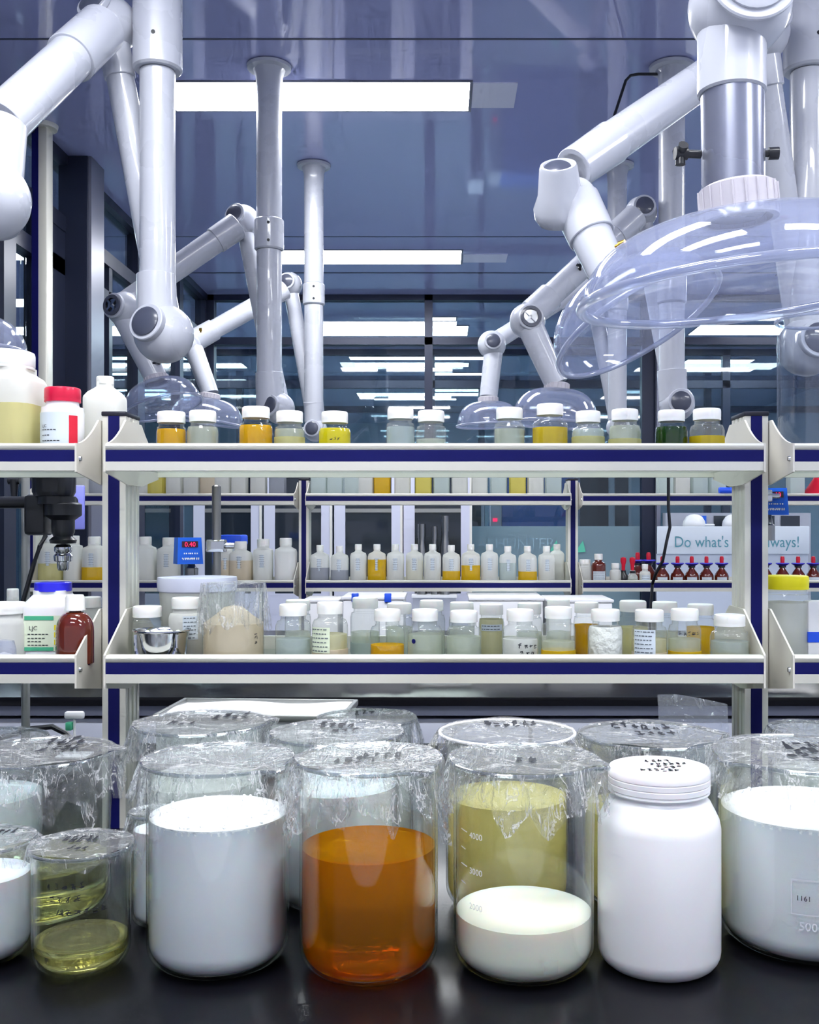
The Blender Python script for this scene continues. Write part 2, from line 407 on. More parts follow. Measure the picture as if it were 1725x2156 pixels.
for i, (x0, x1, y0, y1) in enumerate(((-1.17, .24, 9.75, 10.25), (-.1, .12, 9.35, 9.5), (-1.03, .5, 11.5, 11.7), (-1.0, .3, 11.95, 12.2), (-.1, .55, 12.7, 12.9),
                          (-1.2, .5, 14.6, 14.9), (-1.0, .2, 15.2, 15.4), (-.1, .7, 14.2, 14.4), (2.4, 3.9, 9.7, 10.2), (2.75, 3.5, 11.7, 11.95), (2.9, 3.7, 12.4, 12.6),
                          (-4.6, -2.4, 7.05, 7.35), (-4.4, -2.5, 8.6, 8.9), (-4.6, -2.3, 9.8, 10.2), (-4.6, -2.3, 12., 12.3), (2.5, 3.4, 7.5, 7.8))):
    where = ('behind the rear glass, nearest row left of the mullion', 'short one right above the mullion in the room behind', 'second row behind the rear glass',
             'second row behind the rear glass, slightly lower', 'short bar right of the mullion, third row', 'far row deep behind the rear glass', 'farthest left bar deep behind the rear glass',
             'far short bar right of the mullion', 'right side behind the rear glass below the big hood', 'right side behind the glass, upper thin bar', 'right side behind the glass, lower thin bar',
             'upper bar behind the left glass wall', 'second bar behind the left glass wall', 'third bar behind the left glass wall', 'lowest bar behind the left glass wall', 'at the far right of the ceiling')[i]
    light_panel(x0, x1, y0, y1, 'white light bar ' + where, 'ledf', 'light bars in the rooms behind glass')
# ghost reflection beside each light, painted as a pale slab on the ceiling
for (x0, x1, y0, y1, w) in ((-.92, .318, 4.37, 4.67, 'nearer'), (-.75, .43, 7.3, 7.6, 'farther')):
    pass
o = obj('painted_reflection', G().box(.13, .32, 4.43, 4.69, CEIL - .004, CEIL), 'ceilpatch', smooth=False)
tag(o, 'pale painted reflection at the right end of the nearer light', 'painted reflection', 'painted light reflections')
o = obj('painted_reflection', G().box(.145, .45, 7.20, 7.42, CEIL - .004, CEIL), 'ceilpatch', smooth=False)
tag(o, 'pale painted reflection at the right end of the farther light', 'painted reflection', 'painted light reflections')

# service pole by the left wall
t = thing('service_pole', 'tall cream and navy service pole from ceiling by left glass wall', 'pole', (-1.88, 4.9, 0))
obj('pole_body', G().box(-.035, .035, -.03, .05, .0, CEIL - .01, .006), 'alu', t)
obj('inlay_strip', G().box(-.034, -.004, -.034, -.028, .0, CEIL - .01), 'blue_inlay', t)
obj('ceiling_plate', G().lathe([(0, -.02), (.07, -.02), (.075, 0), (0, 0)], 24, (0, 0, CEIL)), 'alu', t)

# ------------------------------------------------------------------ benches
def bench(label, y0, y1, x0, x1, ztop=BENCH):
    t = thing('lab_bench', label, 'lab bench', ((x0 + x1) / 2, (y0 + y1) / 2, 0), 0, 'island benches')
    hx, hy = (x1 - x0) / 2, (y1 - y0) / 2
    obj('worktop', G().box(-hx, hx, -hy, hy, ztop - .028, ztop, .003), 'bench', t)
    obj('rail', G().box(-hx + .01, hx - .01, -hy + .02, hy - .02, ztop - .06, ztop - .03), 'cabrail', t, smooth=False)
    obj('base_cabinet', G().box(-hx + .02, hx - .02, -hy + .05, hy - .05, .1, ztop - .075), 'cabgrey', t, smooth=False)
    obj('plinth', G().box(-hx + .04, hx - .04, -hy + .1, hy - .1, 0, .1), 'darkgap', t, smooth=False)
    n = 5
    for k in range(n):
        a = -hx + .03 + k * (2 * hx - .06) / n; b = a + (2 * hx - .06) / n - .012
        d = obj('drawer', G().box(a, b, -hy + .03, -hy + .05, ztop - .25, ztop - .085, .003), 'cabgrey', t)
        obj('handle', G().box((a + b) / 2 - .07, (a + b) / 2 + .07, -hy + .018, -hy + .03, ztop - .15, ztop - .135, .003), 'chrome', d)
    return t
bench('black topped island bench in front carrying the big beakers', .80, 2.50, -1.9, 3.2)
bench('black topped island bench behind, grey drawers, under far bottles', 3.18, 5.25, -1.75, 3.3)

# ------------------------------------------------------------------ shelving units
def shelving(label, dy, posts, group='double tier reagent racks'):
    t = thing('reagent_rack', label, 'shelving unit', (0, 1.83 + dy, BENCH), 0, group)
    Y = lambda y: y - 1.83
    Z = lambda z: z - BENCH
    for cx in posts:
        prof = [(-.02, 0), (-.0075, 0), (-.0075, .0015), (.0075, .0015), (.0075, 0), (.02, 0), (.02, .012), (.0185, .014), (.0185, .02), (.02, .022), (.02, .034),
                (.0175, .036), (.0175, .044), (.02, .046), (.02, .058), (.0185, .06), (.0185, .066), (.02, .068), (.02, .08), (-.02, .08), (-.02, .068), (-.0185, .066),
                (-.0185, .06), (-.02, .058), (-.02, .046), (-.0175, .044), (-.0175, .036), (-.02, .034), (-.02, .022), (-.0185, .02), (-.0185, .014), (-.02, .012)]
        p = obj('post', G().extr([(cx + a, Y(1.79) + b) for a, b in prof], 0, Z(1.592), 'z'), 'alu', t, smooth=False)
        obj('inlay_strip', G().box(cx - .0095, cx + .0095, Y(1.7885), Y(1.793), 0, Z(1.592)), 'blue_inlay', p, 'navy strip set in the post face', smooth=False)
        obj('end_cap', G().box(cx - .0215, cx + .0215, Y(1.7875), Y(1.872), Z(1.592), Z(1.600), .002), 'navycap', p)
    for tier, (zt, kind) in enumerate(((1.512, 0), (1.172, 1))):
        for a, b in zip(posts, posts[1:]):
            x0, x1 = a + .022, b - .022
            z1 = zt + .024
            rail = [(1.672, z1), (1.69, z1), (1.69, z1 - .044), (1.67, z1 - .044), (1.669, z1 - .030), (1.672, z1 - .028), (1.672, z1 - .012), (1.669, z1 - .010), (1.668, z1 - .004)]
            sh = obj('shelf', G().box(x0 + .004, x1 - .004, Y(1.69), Y(1.975), Z(zt - .008), Z(zt)), 'board', t, 'clear glass shelf board', smooth=False)
            r = obj('front_rail', G().extr([(Y(u), Z(v)) for u, v in rail], x0, x1, 'x'), 'alu', sh, ang=50)
            obj('inlay_strip', G().box(x0 + .001, x1 - .001, Y(1.6695), Y(1.673), Z(z1 - .0295), Z(z1 - .011)), 'blue_inlay', sh, 'navy strip along the rail', smooth=False)
            obj('rear_rail', G().box(x0, x1, Y(1.975), Y(1.985), Z(z1 - .040), Z(z1)), 'alu', sh, smooth=False)
            for xx in (x0 - .0005, x1 - .0025):
                if kind == 0:
                    up = [(1.668, 1.536)] + [(1.668 + .11 * k / 8, 1.536 + .048 * (k / 8) ** 1.8) for k in range(1, 9)] + [(1.87 + .11 * k / 8, 1.584 - .048 * (1 - (1 - k / 8) ** 1.8)) for k in range(9)]
                    lo = [(1.982, 1.492), (1.87, 1.474), (1.79, 1.474), (1.668, 1.490)]
                else:
                    up = [(1.668, 1.197), (1.785, 1.262), (1.87, 1.262), (1.982, 1.197)]
                    lo = [(1.982, 1.152), (1.87, 1.125), (1.79, 1.125), (1.668, 1.144)]
                br = obj('side_bracket', G().extr([(Y(u), Z(v)) for u, v in up + lo], xx, xx + .003, 'x'), 'bracket', sh, smooth=False)
                sgn = -1 if xx < (x0 + x1) / 2 else 1
                xo = xx if sgn < 0 else xx + .003
                g = G()
                for yy in (1.683, 1.80):
                    g.lathe([(0, .004), (.004, .003), (.005, 0), (0, 0)], 10, (xo, Y(yy), Z(zt + .0)), (sgn, 0, 0))
                obj('screw', g, 'chrome', br)
    return t
shelving('cream and navy two tier reagent rack in front on the bench', 0, (-1.66, -.563, .538, 1.64))
shelving('cream and navy two tier reagent rack far behind on the rear bench', 2.42, (-1.66, -.559, .526, 1.62))
ST, SL = 1.512, 1.172

# ------------------------------------------------------------------ fume extraction arms
def ball(t, c, R, ax, capr=.52, cross=False, long=1., capm='armcap'):
    """swivel joint: rounded body, round nub along ax, dark cap on the nub"""
    ax = Vector(ax).normalized(); c = Vector(c)
    n = 14
    prof = [(R * math.sin(PI * k / n), -R * math.cos(PI * k / n)) for k in range(n)]
    prof = [(r, z) for r, z in prof if z < R * .80]
    nr = capr * 1.28 * R
    prof += [(nr, R * .84), (nr, R * 1.0 * long), (nr * .96, R * 1.03 * long), (0, R * 1.03 * long)]
    j = obj('swivel_joint', G().lathe(prof, 40, c, ax), 'arm', t, ang=35)
    cr = capr * R
    if not cross:
        obj('joint_cap', G().lathe([(0, .0), (cr, .0), (cr, .05 * R), (cr * .8, .11 * R), (0, .15 * R)], 32, c + ax * R * 1.03 * long, ax), capm, j)
    else:
        obj('joint_cap', G().lathe([(cr * .72, 0), (cr * 1.05, 0), (cr * 1.05, .12 * R), (cr * .72, .12 * R)], 32, c + ax * R * 1.03 * long, ax), 'armcap', j)
        q = ax.to_track_quat('Z', 'Y'); g = G()
        g.lathe([(0, .03 * R), (cr * .72, .03 * R), (cr * .72, 0), (0, 0)], 24, c + ax * R * 1.03 * long, ax)
        for k in range(2):
            rot = (q @ Quaternion((0, 0, 1), PI / 4 + k * PI / 2)).to_matrix()
            bb = G().box(-cr * .68, cr * .68, -cr * .12, cr * .12, -.0, .14 * R)
            g.add([rot @ v + c + ax * R * 1.03 * long for v in bb.v], bb.f)
        obj('clamp_knob', g, 'chrome', j)
    return j
def pipe(t, p, q, r1, r2=None, name='tube', mat='arm', bev=.002):
    return obj(name, G().cyl(p, q, r1, r2, 40, bev), mat, t, ang=35)
def lerp(p, q, k): return Vector(p).lerp(Vector(q), k)
def flange(t, x, y, r):
    return obj('ceiling_flange', G().lathe([(r, 0), (r * 1.75, -.004), (r * 1.7, -.016), (r * 1.25, -.02), (r * 1.05, -.05), (r, -.09)], 40, (x, y, CEIL)), 'arm', t)
def hood(t, c, R, axis, h, neck, ch=.022, name='hood'):
    """clear dish hood: rim centre c, opening radius R, depth h"""
    axis = Vector(axis).normalized(); n = 14
    prof = [(R, 0)]
    for k in range(1, n + 1):
        a = PI / 2 * k / n
        rr = neck + (R - neck) * math.cos(a) ** .82
        prof.append((rr, h * math.sin(a) ** .95))
    prof.append((neck, h + .012))
    full = prof + [(r - .0025, z - .0015) for r, z in prof[::-1]]
    hd = obj(name, G().lathe(full, 72, c, axis), 'hood', t)
    q = axis.to_track_quat('Z', 'Y')
    obj('hood_rim', G().path([Vector(c) + q @ Vector(((R + .003) * math.cos(a), (R + .003) * math.sin(a), 0)) for a in [2 * PI * k / 72 for k in range(72)]], .0065 * (R / .2), 10, True), 'hoodrim', hd)
    top = Vector(c) + axis * (h + .0)
    g = G().lathe([(neck * .98, 0), (neck * 1.16, .0), (neck * 1.14, ch), (neck, ch + .004)], 40, top, axis)
    cl = obj('hood_collar', g, 'armclip', hd)
    g = G()
    for k in range(20):
        a = 2 * PI * k / 20
        p = top + q @ Vector((neck * 1.16 * math.cos(a), neck * 1.16 * math.sin(a), .003))
        g.cyl(p, p + axis * (ch - .004), neck * .04, None, 6)
    obj('collar_ribs', g, 'armclip', cl)
    return top
def knob(t, p, d, s=1., mat='blackp', star=True):
    p = Vector(p); d = Vector(d).normalized()
    g = G().cyl(p, p + d * .022 * s, .006 * s, None, 12)
    if star:
        q = d.to_track_quat('Z', 'Y')
        for k in range(3):
            a = 2 * PI * k / 3 + .5
            e = q @ Vector((math.cos(a), math.sin(a), 0))
            g.cyl(p + d * .03 * s, p + d * .03 * s + e * .016 * s, .006 * s, .0075 * s, 10)
        g.cyl(p + d * .02 * s, p + d * .038 * s, .009 * s, None, 12)
    else: g.cyl(p + d * .012 * s, p + d * .03 * s, .011 * s, None, 14)
    return obj('tightening_knob', g, mat, t)

# --- arm A : front left
A = thing('extraction_arm', 'largest white jointed extraction arm hanging at front left', 'extraction arm', (sx(330, 3.1), 3.1, CEIL), 0, 'white extraction arms')
def rel(t): return Vector(t.location)
def P(t, px, py, d): return W(px, py, d) - rel(t)
def drop(t, px, d, r, y_sl0, y_sl1, y_end, rs=1.38, flg=True, screws=True):
    """vertical duct from the ceiling; wider sleeve between two picture heights; narrower duct below"""
    x = sx(px, d); o = rel(t)
    top = Vector((x, d, CEIL)) - o
    s0 = Vector((x, d, sz(y_sl0, d))) - o; s1 = Vector((x, d, sz(y_sl1, d))) - o; e = Vector((x, d, sz(y_end, d))) - o
    pipe(t, s0, top, r, name='drop_duct')
    if flg: obj('ceiling_flange', G().lathe([(r, -.10), (r * 1.05, -.05), (r * 1.25, -.02), (r * 1.7, -.016), (r * 1.75, -.004), (r, 0)], 40, top), 'arm', t)
    sl = pipe(t, s1, s0, r * rs, name='duct_sleeve', bev=.006)
    if screws:
        g = G()
        for zz in (.22, .78):
            c = s1.lerp(s0, zz); g.lathe([(0, .0015), (.006, .0015), (.006, 0), (0, 0)], 12, c + Vector((.12 * r, -r * rs * .995, 0)), (.0, -1, 0))
        obj('screw', g, 'blackp', sl)
    pipe(t, e, s1 - Vector((0, 0, .001)), r * .98, name='lower_duct')
    return e
drop(A, 332, 3.1, .053, -120, 150, 690, rs=1.36)
j1 = P(A, 345, 703, 3.1)
pipe(A, P(A, 331, 690, 3.1), P(A, 329, 578, 3.1), .060, .057, 'joint_sleeve')
ball(A, j1, .088, (-.33, -.85, .22), .50)
el = P(A, 232, 52, 3.12)
pipe(A, lerp(j1, el, .05) + Vector((0, .06, 0)), el, .045, .040, 'arm_tube')
pipe(A, lerp(el, j1 + Vector((0, .06, 0)), .06), lerp(el, j1 + Vector((0, .06, 0)), .17), .047, .046, 'tube_sleeve')
ball(A, el, .082, (-.36, -.8, .42), .52)
ja = P(A, -22, 420, 2.5)
e2 = P(A, 215, 60, 3.0)
kn = P(A, 0, 262, 2.62)
pipe(A, e2, kn, .060, .062, 'arm_tube')
pipe(A, lerp(e2, kn, .0), lerp(e2, kn, .34), .068, .069, 'tube_sleeve')
pipe(A, P(A, 2, 265, 2.5), P(A, -30, 470, 2.42), .060, .075, 'tube_sleeve')
ball(A, P(A, -22, 420, 2.42), .092, (-.15, -.95, .1), .60)
pipe(A, P(A, -60, 470, 2.42), P(A, -88, 640, 2.42), .05, .05, 'arm_tube')
hood(A, P(A, -88, 740, 2.42), .150, (0.0, 0, 1), .085, .045)

# --- arm B : second left
B = thing('extraction_arm', 'white extraction arm with duct crossing the nearer ceiling light', 'extraction arm', (sx(567, 4.27), 4.27, CEIL), 0, 'white extraction arms')
drop(B, 567, 4.27, .052, 462, 528, 850, rs=1.15)
pipe(B, P(B, 570, 858, 4.27), P(B, 567, 785, 4.27), .058, .056, 'joint_sleeve')
jb = P(B, 588, 860, 4.27)
ball(B, jb, .064, (-.48, -.86, .12), .52)
el = P(B, 512, 466, 4.36)
pipe(B, jb + Vector((0, .05, 0)), el, .040, .033, 'arm_tube')
ball(B, el, .068, (-.36, -.9, .22), .52)
e2 = P(B, 500, 475, 4.28); k2 = P(B, 262, 640, 4.15)
pipe(B, e2, k2, .050, .046, 'arm_tube')
pipe(B, e2, lerp(e2, k2, .2), .055, .054, 'tube_sleeve')
ball(B, P(B, 264, 652, 4.12), .070, (-.42, -.9, .05), .55, cross=True)
hb = P(B, 330, 860, 4.1)
ax = Vector((-.28, .12, .95)).normalized()
top = hood(B, P(B, 345, 858, 4.1), .150, ax, .105, .042)
pipe(B, P(B, 262, 665, 4.12), top + ax * .02, .050, .044, 'arm_tube')
knob(B, P(B, 322, 765, 4.08), (1, -.2, .3), .8)

# --- arm C : third left
Cc = thing('extraction_arm', 'farthest left extraction arm, duct crossing the farther ceiling light', 'extraction arm', (sx(661, 5.43), 5.43, CEIL), 0, 'white extraction arms')
drop(Cc, 661, 5.43, .050, 598, 643, 890, rs=1.14)
jc = P(Cc, 664, 905, 5.43)
ball(Cc, jc, .062, (-.15, -.95, .05), .55)
pipe(Cc, jc + Vector((0, .03, .0)), P(Cc, 660, 845, 5.43), .053, .052, 'joint_sleeve')
el = P(Cc, 610, 600, 5.5)
pipe(Cc, jc + Vector((0, .06, 0)), el, .044, .038, 'arm_tube')
ball(Cc, el, .066, (-.12, -.98, .12), .52)
e2 = P(Cc, 600, 610, 5.4); k2 = P(Cc, 408, 718, 5.2)
pipe(Cc, e2, k2, .050, .046, 'arm_tube')
pipe(Cc, lerp(e2, k2, .78), k2, .054, .056, 'tube_sleeve')
ball(Cc, P(Cc, 398, 728, 5.15), .058, (-.5, -.8, .2), .5)
ax = Vector((.14, .0, .98)).normalized()
top = hood(Cc, P(Cc, 435, 888, 5.1), .175, ax, .115, .042)
pipe(Cc, P(Cc, 408, 735, 5.15), top + ax * .02, .046, .042, 'arm_tube')
knob(Cc, P(Cc, 423, 700, 5.1), (0, -.5, 1), .7, 'brass', False)

# --- arm D : big hood in front at right
D = thing('extraction_arm', 'big clear hood on a vertical duct hanging closest at right', 'extraction arm', (sx(1560, 1.5), 1.5, CEIL), 0, 'white extraction arms')
bc = P(D, 1558, 12, 1.5)
ball(D, bc, .073, (.02, -.99, .12), .68, long=.9, capm='arm')
pipe(D, P(D, 1600, -260, 1.56), bc, .050, .052, 'arm_tube')
pipe(D, P(D, 1545, 455, 1.5), P(D, 1541, 60, 1.5), .0445, None, 'hood_duct', 'ductgrey')
pipe(D, P(D, 1541, 200, 1.5), P(D, 1541, 40, 1.5), .0485, .0485, 'duct_sleeve', bev=.003)
ax = Vector((-.035, .03, 1)).normalized()
hood(D, P(D, 1570, 617, 1.5), .232, (-.085, -.02, 1), .104, .0475, ch=.046)
knob(D, P(D, 1476, 325, 1.5), (-1, -.1, 0), 1.)
knob(D, P(D, 1604, 324, 1.5), (1, -.1, 0), .8, 'blackp', False)
# --- arm E : tilted hood, duct at right edge
E = thing('extraction_arm', 'white extraction arm with tilted clear hood, duct at right edge', 'extraction arm', (sx(1700, 3.1), 3.1, CEIL), 0, 'white extraction arms')
drop(E, 1702, 3.1, .053, -120, 152, 700, rs=1.36)
ball(E, P(E, 1700, 730, 3.1), .088, (.05, -.97, .12), .50)
el = P(E, 1600, 70, 3.0)
pipe(E, P(E, 1690, 720, 3.16), el, .045, .042, 'arm_tube')
pipe(E, lerp(el, P(E, 1690, 720, 3.16), .06), lerp(el, P(E, 1690, 720, 3.16), .17), .049, .048, 'tube_sleeve')
ball(E, el, .085, (.2, -.9, .3), .52)
e2 = P(E, 1585, 95, 2.85); k2 = P(E, 1208, 356, 2.45)
pipe(E, e2, k2, .048, .050, 'arm_tube')
pipe(E, lerp(e2, k2, .80), k2, .053, .049, 'tube_sleeve', bev=.012)
# elbow: bevelled cup with the cap seen obliquely
c0 = P(E, 1176, 352, 2.4)
obj('joint_cap', G().lathe([(0, .006), (.026, .004), (.031, 0), (.031, -.004), (0, -.004)], 36, P(E, 1174, 352, 2.335), (-.12, -.72, .70)), 'armcap', E)
g = G().lathe([(0, -.125), (.052, -.125), (.060, -.112), (.062, -.09), (.050, -.06), (.043, 0), (.040, .008), (.034, .008), (.031, .003), (0, .003)], 44, P(E, 1176, 354, 2.34), (-.12, -.62, .78))
obj('swivel_joint', g, 'arm', E, ang=35)
ball(E, P(E, 1212, 420, 2.42), .050, (-.1, .9, .3), .5)
ax = Vector((-.44, .25, .86)).normalized()
top = hood(E, P(E, 1345, 682, 2.3), .195, ax, .115, .045)
k3 = P(E, 1212, 425, 2.4)
pipe(E, k3, top + ax * .02, .052, .044, 'arm_tube')
pipe(E, k3, lerp(k3, top, .45), .056, .054, 'tube_sleeve')
knob(E, P(E, 1296, 520, 2.28), (.8, -.5, .2), .8, 'brass', False)
# --- arm F : second right
Fa = thing('extraction_arm', 'white extraction arm with crossed clamp knob right of centre', 'extraction arm', (sx(1415, 4.27), 4.27, CEIL), 0, 'white extraction arms')
drop(Fa, 1415, 4.27, .053, 560, 640, 830, rs=1.12, screws=False)
pipe(Fa, P(Fa, 1418, 845, 4.27), P(Fa, 1415, 780, 4.27), .058, .060, 'joint_sleeve')
ball(Fa, P(Fa, 1426, 850, 4.27), .072, (0, -1, .02), .56)
el = P(Fa, 1350, 448, 4.3)
pipe(Fa, P(Fa, 1420, 835, 4.34), el, .044, .040, 'arm_tube')
ball(Fa, el, .066, (.05, -.96, .15), .55)
e2 = P(Fa, 1340, 455, 4.22); k2 = P(Fa, 1120, 660, 4.1)
pipe(Fa, e2, k2, .050, .046, 'arm_tube')
pipe(Fa, lerp(e2, k2, .82), k2, .055, .056, 'tube_sleeve')
pipe(Fa, e2, lerp(e2, k2, .2), .054, .053, 'tube_sleeve')
ball(Fa, P(Fa, 1111, 676, 4.08), .070, (.1, -.99, .05), .55, cross=True)
ax = Vector((-.03, .03, 1)).normalized()
top = hood(Fa, P(Fa, 1168, 893, 4.05), .168, (.06, -.0, 1), .135, .042)
pipe(Fa, P(Fa, 1118, 690, 4.06), top + Vector((0, 0, .02)), .052, .046, 'arm_tube')
knob(Fa, P(Fa, 1222, 568, 4.1), (-.2, -.9, .4), .8)
knob(Fa, P(Fa, 1150, 770, 4.05), (1, -.3, 0), .7)
# conduit running up beside this duct
g = G().path([W(1390, 156, 4.27), W(1345, 156, 4.25), W(1328, 159, 4.24), W(1318, 170, 4.23), W(1290, 255, 4.2), W(1262, 340, 4.15)], .006, 8)
tag(obj('cable', g, 'blackp'), 'thin black cable bent from ceiling duct behind the arm', 'cable')
# --- arm G : third right
Gg = thing('extraction_arm', 'farthest right extraction arm with small low clear hood', 'extraction arm', (sx(1300, 5.43), 5.43, CEIL), 0, 'white extraction arms')
drop(Gg, 1300, 5.43, .050, 610, 655, 885, rs=1.14, screws=False)
ball(Gg, P(Gg, 1302, 900, 5.43), .062, (0, -.95, .05), .55)
el = P(Gg, 1242, 590, 5.5)
pipe(Gg, P(Gg, 1300, 890, 5.49), el, .042, .038, 'arm_tube')
ball(Gg, el, .062, (.1, -.98, .12), .5)
e2 = P(Gg, 1232, 598, 5.4); k2 = P(Gg, 1048, 716, 5.2)
pipe(Gg, e2, k2, .048, .044, 'arm_tube')
ball(Gg, P(Gg, 1036, 726, 5.15), .070, (.05, -.99, .12), .48)
top = hood(Gg, P(Gg, 1030, 896, 5.1), .155, (-.03, 0, 1), .115, .042)
pipe(Gg, P(Gg, 1040, 735, 5.15), top + Vector((0, 0, .02)), .046, .044, 'arm_tube')

# ------------------------------------------------------------------ big beakers
def wob(seed):
    rd = random.Random(seed); T = [(rd.randint(2, 17), rd.uniform(0, 6.28), rd.uniform(.4, 1)) for _ in range(9)]
    return lambda a: sum(w * math.sin(k * a + p) for k, p, w in T) / 4.
def beaker(label, cxp, wpx, d, rim_py, liq_py=None, liq='milk', film=True, spout=.35, skirt=.05, seed=0, rimk=1.06, foam=False, writing=None,
           marks=None, c=.026, group='large glass beakers under cling film', rimmat='rimglass', tapes=0):
    r = wpx / 2 * d / F; h = EYE - BENCH - (rim_py - VY) / F * d
    t = thing('glass_beaker', label, 'beaker', (sx(cxp, d), d, BENCH + .001), 0, group)
    c = min(c, r * .45)
    def warp(p, a):
        if spout is None: return p
        da = (a - spout + PI) % (2 * PI) - PI
        k = math.exp(-(da / .16) ** 2) * max(0, (p.z - (h - .028)) / .028) ** 1.5
        f = 1 + .16 * k * (.08 / max(r, .04)); return Vector((p.x * f, p.y * f, p.z - .002 * k))
    fil = lambda rr, cc, zz: [(rr - cc + cc * math.sin(PI / 2 * k / 6), zz + cc - cc * math.cos(PI / 2 * k / 6)) for k in range(7)]
    outer = [(0, .0015), (r * .5, .0005)] + fil(r, c, 0) + [(r, h * .5), (r, h - .018), (r * (1 + (rimk - 1) * .35), h - .009), (r * rimk, h)]
    wall = .0028
    inner = [(r * rimk - wall, h)] + [(r * (1 + (rimk - 1) * .35) - wall, h - .009), (r - wall, h - .018), (r - wall, h * .5)] + fil(r - wall, c, wall)[::-1] + [(0, wall)]
    obj('glass_body', G().lathe(outer + inner, 96, warp=warp), 'glass', t, ang=60)
    g = G().path([warp(Vector((r * rimk * math.cos(a), r * rimk * math.sin(a), h)), a) for a in [2 * PI * k / 96 for k in range(96)]], .0022, 8, True)
    obj('rim', g, rimmat, t)
    if liq_py is not None:
        hl = EYE - BENCH - (liq_py - VY) / F * d; rl = r - wall - .0004
        prof = [(0, wall + .001)] + fil(rl, c, wall + .001) + [(rl, hl * .6), (rl, hl), (rl - .003, hl - .0015), (rl * .6, hl - .002), (0, hl - .002)]
        obj('liquid', G().lathe(prof, 72), liq, t, ang=50)
        if foam:
            w = wob(seed + 5); rd = random.Random(seed); g = G()
            g.lathe([(rl, hl - .004), (rl, hl + .002), (rl - .006, hl + .004), (rl * .75, hl + .002), (rl * .4, hl + .004), (0, hl + .002)], 60)
            for _ in range(130):
                a = rd.uniform(0, 6.28); q = rl * (rd.uniform(.45, .965)); s = rd.uniform(.001, .0026)
                g.lathe([(0, -s), (s * .8, -.5 * s), (s, 0), (s * .8, .5 * s), (0, s)], 6, (q * math.cos(a), q * math.sin(a), hl + .0035))
            obj('foam', g, 'foam', t)
    ftop = lambda x, y: h + .0035 + .0014 * math.sin(60 * x + seed) * math.cos(47 * y + seed) - .004 * max(0, 1 - (x * x + y * y) / r ** 2)
    if film:
        R0 = r * rimk + .0008
        g = G(); nA = 120; rows = []; vs = []
        w1, w2, w3 = wob(seed), wob(seed + 1), wob(seed + 2)
        cen = len(vs); vs.append(Vector((0, 0, ftop(0, 0))))
        for k in range(1, 9):
            q = R0 * k / 8; row = []
            for i in range(nA):
                a = 2 * PI * i / nA; x, y = q * math.cos(a), q * math.sin(a)
                p = Vector((x, y, ftop(x, y)))
                if k == 8: p = warp(p, a) if spout is not None else p
                row.append(len(vs)); vs.append(p)
            rows.append(row)
        fs = [(cen, rows[0][i], rows[0][(i + 1) % nA]) for i in range(nA)]
        for Aa, Bb in zip(rows, rows[1:]): fs += [(Aa[i], Bb[i], Bb[(i + 1) % nA], Aa[(i + 1) % nA]) for i in range(nA)]
        top_o = obj('film_top', G().add(vs, fs), 'filmtop', t, 'cling film stretched over the rim', recalc=False)
        vs = []; rows = []; nk = 9
        for k in range(nk + 1):
            row = []
            for i in range(nA):
                a = 2 * PI * i / nA; s = k / nk; L = skirt * (1 + .5 * w1(a) + .25 * w2(2 * a))
                L = max(.012, L)
                rr = R0 + .0012 + (.008 * s + .010 * s * abs(w2(a)) + .0045 * (s ** .6) * math.sin(26 * a + 5 * w3(a)) + .003 * s * math.sin(61 * a + 4 * w1(a)))
                if skirt < .02: rr = R0 + .001 + .004 * s * abs(w3(a))
                rr = max(rr, r + .0015)
                p = Vector((rr * math.cos(a), rr * math.sin(a), h + .003 - L * s - .003 * s * math.sin(9 * a)))
                if k < 2: p = warp(p, a) if spout is not None else p
                row.append(len(vs)); vs.append(p)
            rows.append(row)
        fs = []
        for Aa, Bb in zip(rows, rows[1:]): fs += [(Aa[i], Bb[i], Bb[(i + 1) % nA], Aa[(i + 1) % nA]) for i in range(nA)]
        obj('film_skirt', G().add(vs, fs), 'film', t, 'crumpled cling film hanging round the rim', recalc=False, ang=80)
    if writing:
        fn = lambda u, v: Vector((u, v * 3, ftop(u, v * 3) + .0024))
        obj('handwriting', G().scribble(fn, [(u * r, v * r / 3 * 1.5, n) for u, v, n in writing], r * .125, r * .028, seed), 'ink', t, 'black marker writing on the film')
    if marks: marks(t, r, h)
    return t, r, h

FW = [(-.45, .15, 6), (-.35, -.12, 5)]
def marks_scale(t, r, h):
    f = onto(r); g = G()
    for txt, z in (('4000', .164), ('3000', .124), ('2000', .0845)): g.text(f, txt, -.074, z, .0098)
    for z, L in ((.170, .012), (.150, .009), (.131, .012), (.111, .009)): g.stroke(f, (-.090, z + .0008), (-.090 + L, z - .0008), .0011)
    obj('volume_marks', g, 'inkw', t, 'white printed scale reading 4000 3000 2000')
    obj('adhesive_tape', G().patch(onto(r), .2 * r, .40 * r, .022, .036, 4, 1), 'pet', t, 'small clear tape square')
def marks_small(t, r, h):
    f = onto(r); g = G()
    g.scribble(f, [(-.022, .108, 5), (-.018, .094, 4), (-.008, .080, 6)], .0075, .0009, 3)
    obj('handwriting', g, 'ink', t, 'three lines of black handwriting on the glass')
def marks_right(t, r, h):
    f = onto(r); g = G().text(f, '1161', -.050, .082, .0085)
    obj('handwriting', g, 'ink', t, 'black digits reading 1161')
    g = G().text(f, '5000ml', -.047, .048, .014)
    for a, b in (((-.055, .106), (.0, .106)), ((-.055, .066), (.0, .066)), ((-.055, .066), (-.055, .106)), ((.0, .066), (.0, .106)),
                 ((-.0, .190), (.06, .190)), ((.0, .175), (.06, .175)), ((.0, .04), (.0, .190))):
        g.stroke(f, a, b, .0008)
    obj('volume_marks', g, pbr('faint_print', (214, 216, 222), .4), t, 'faint printed frame and capacity')

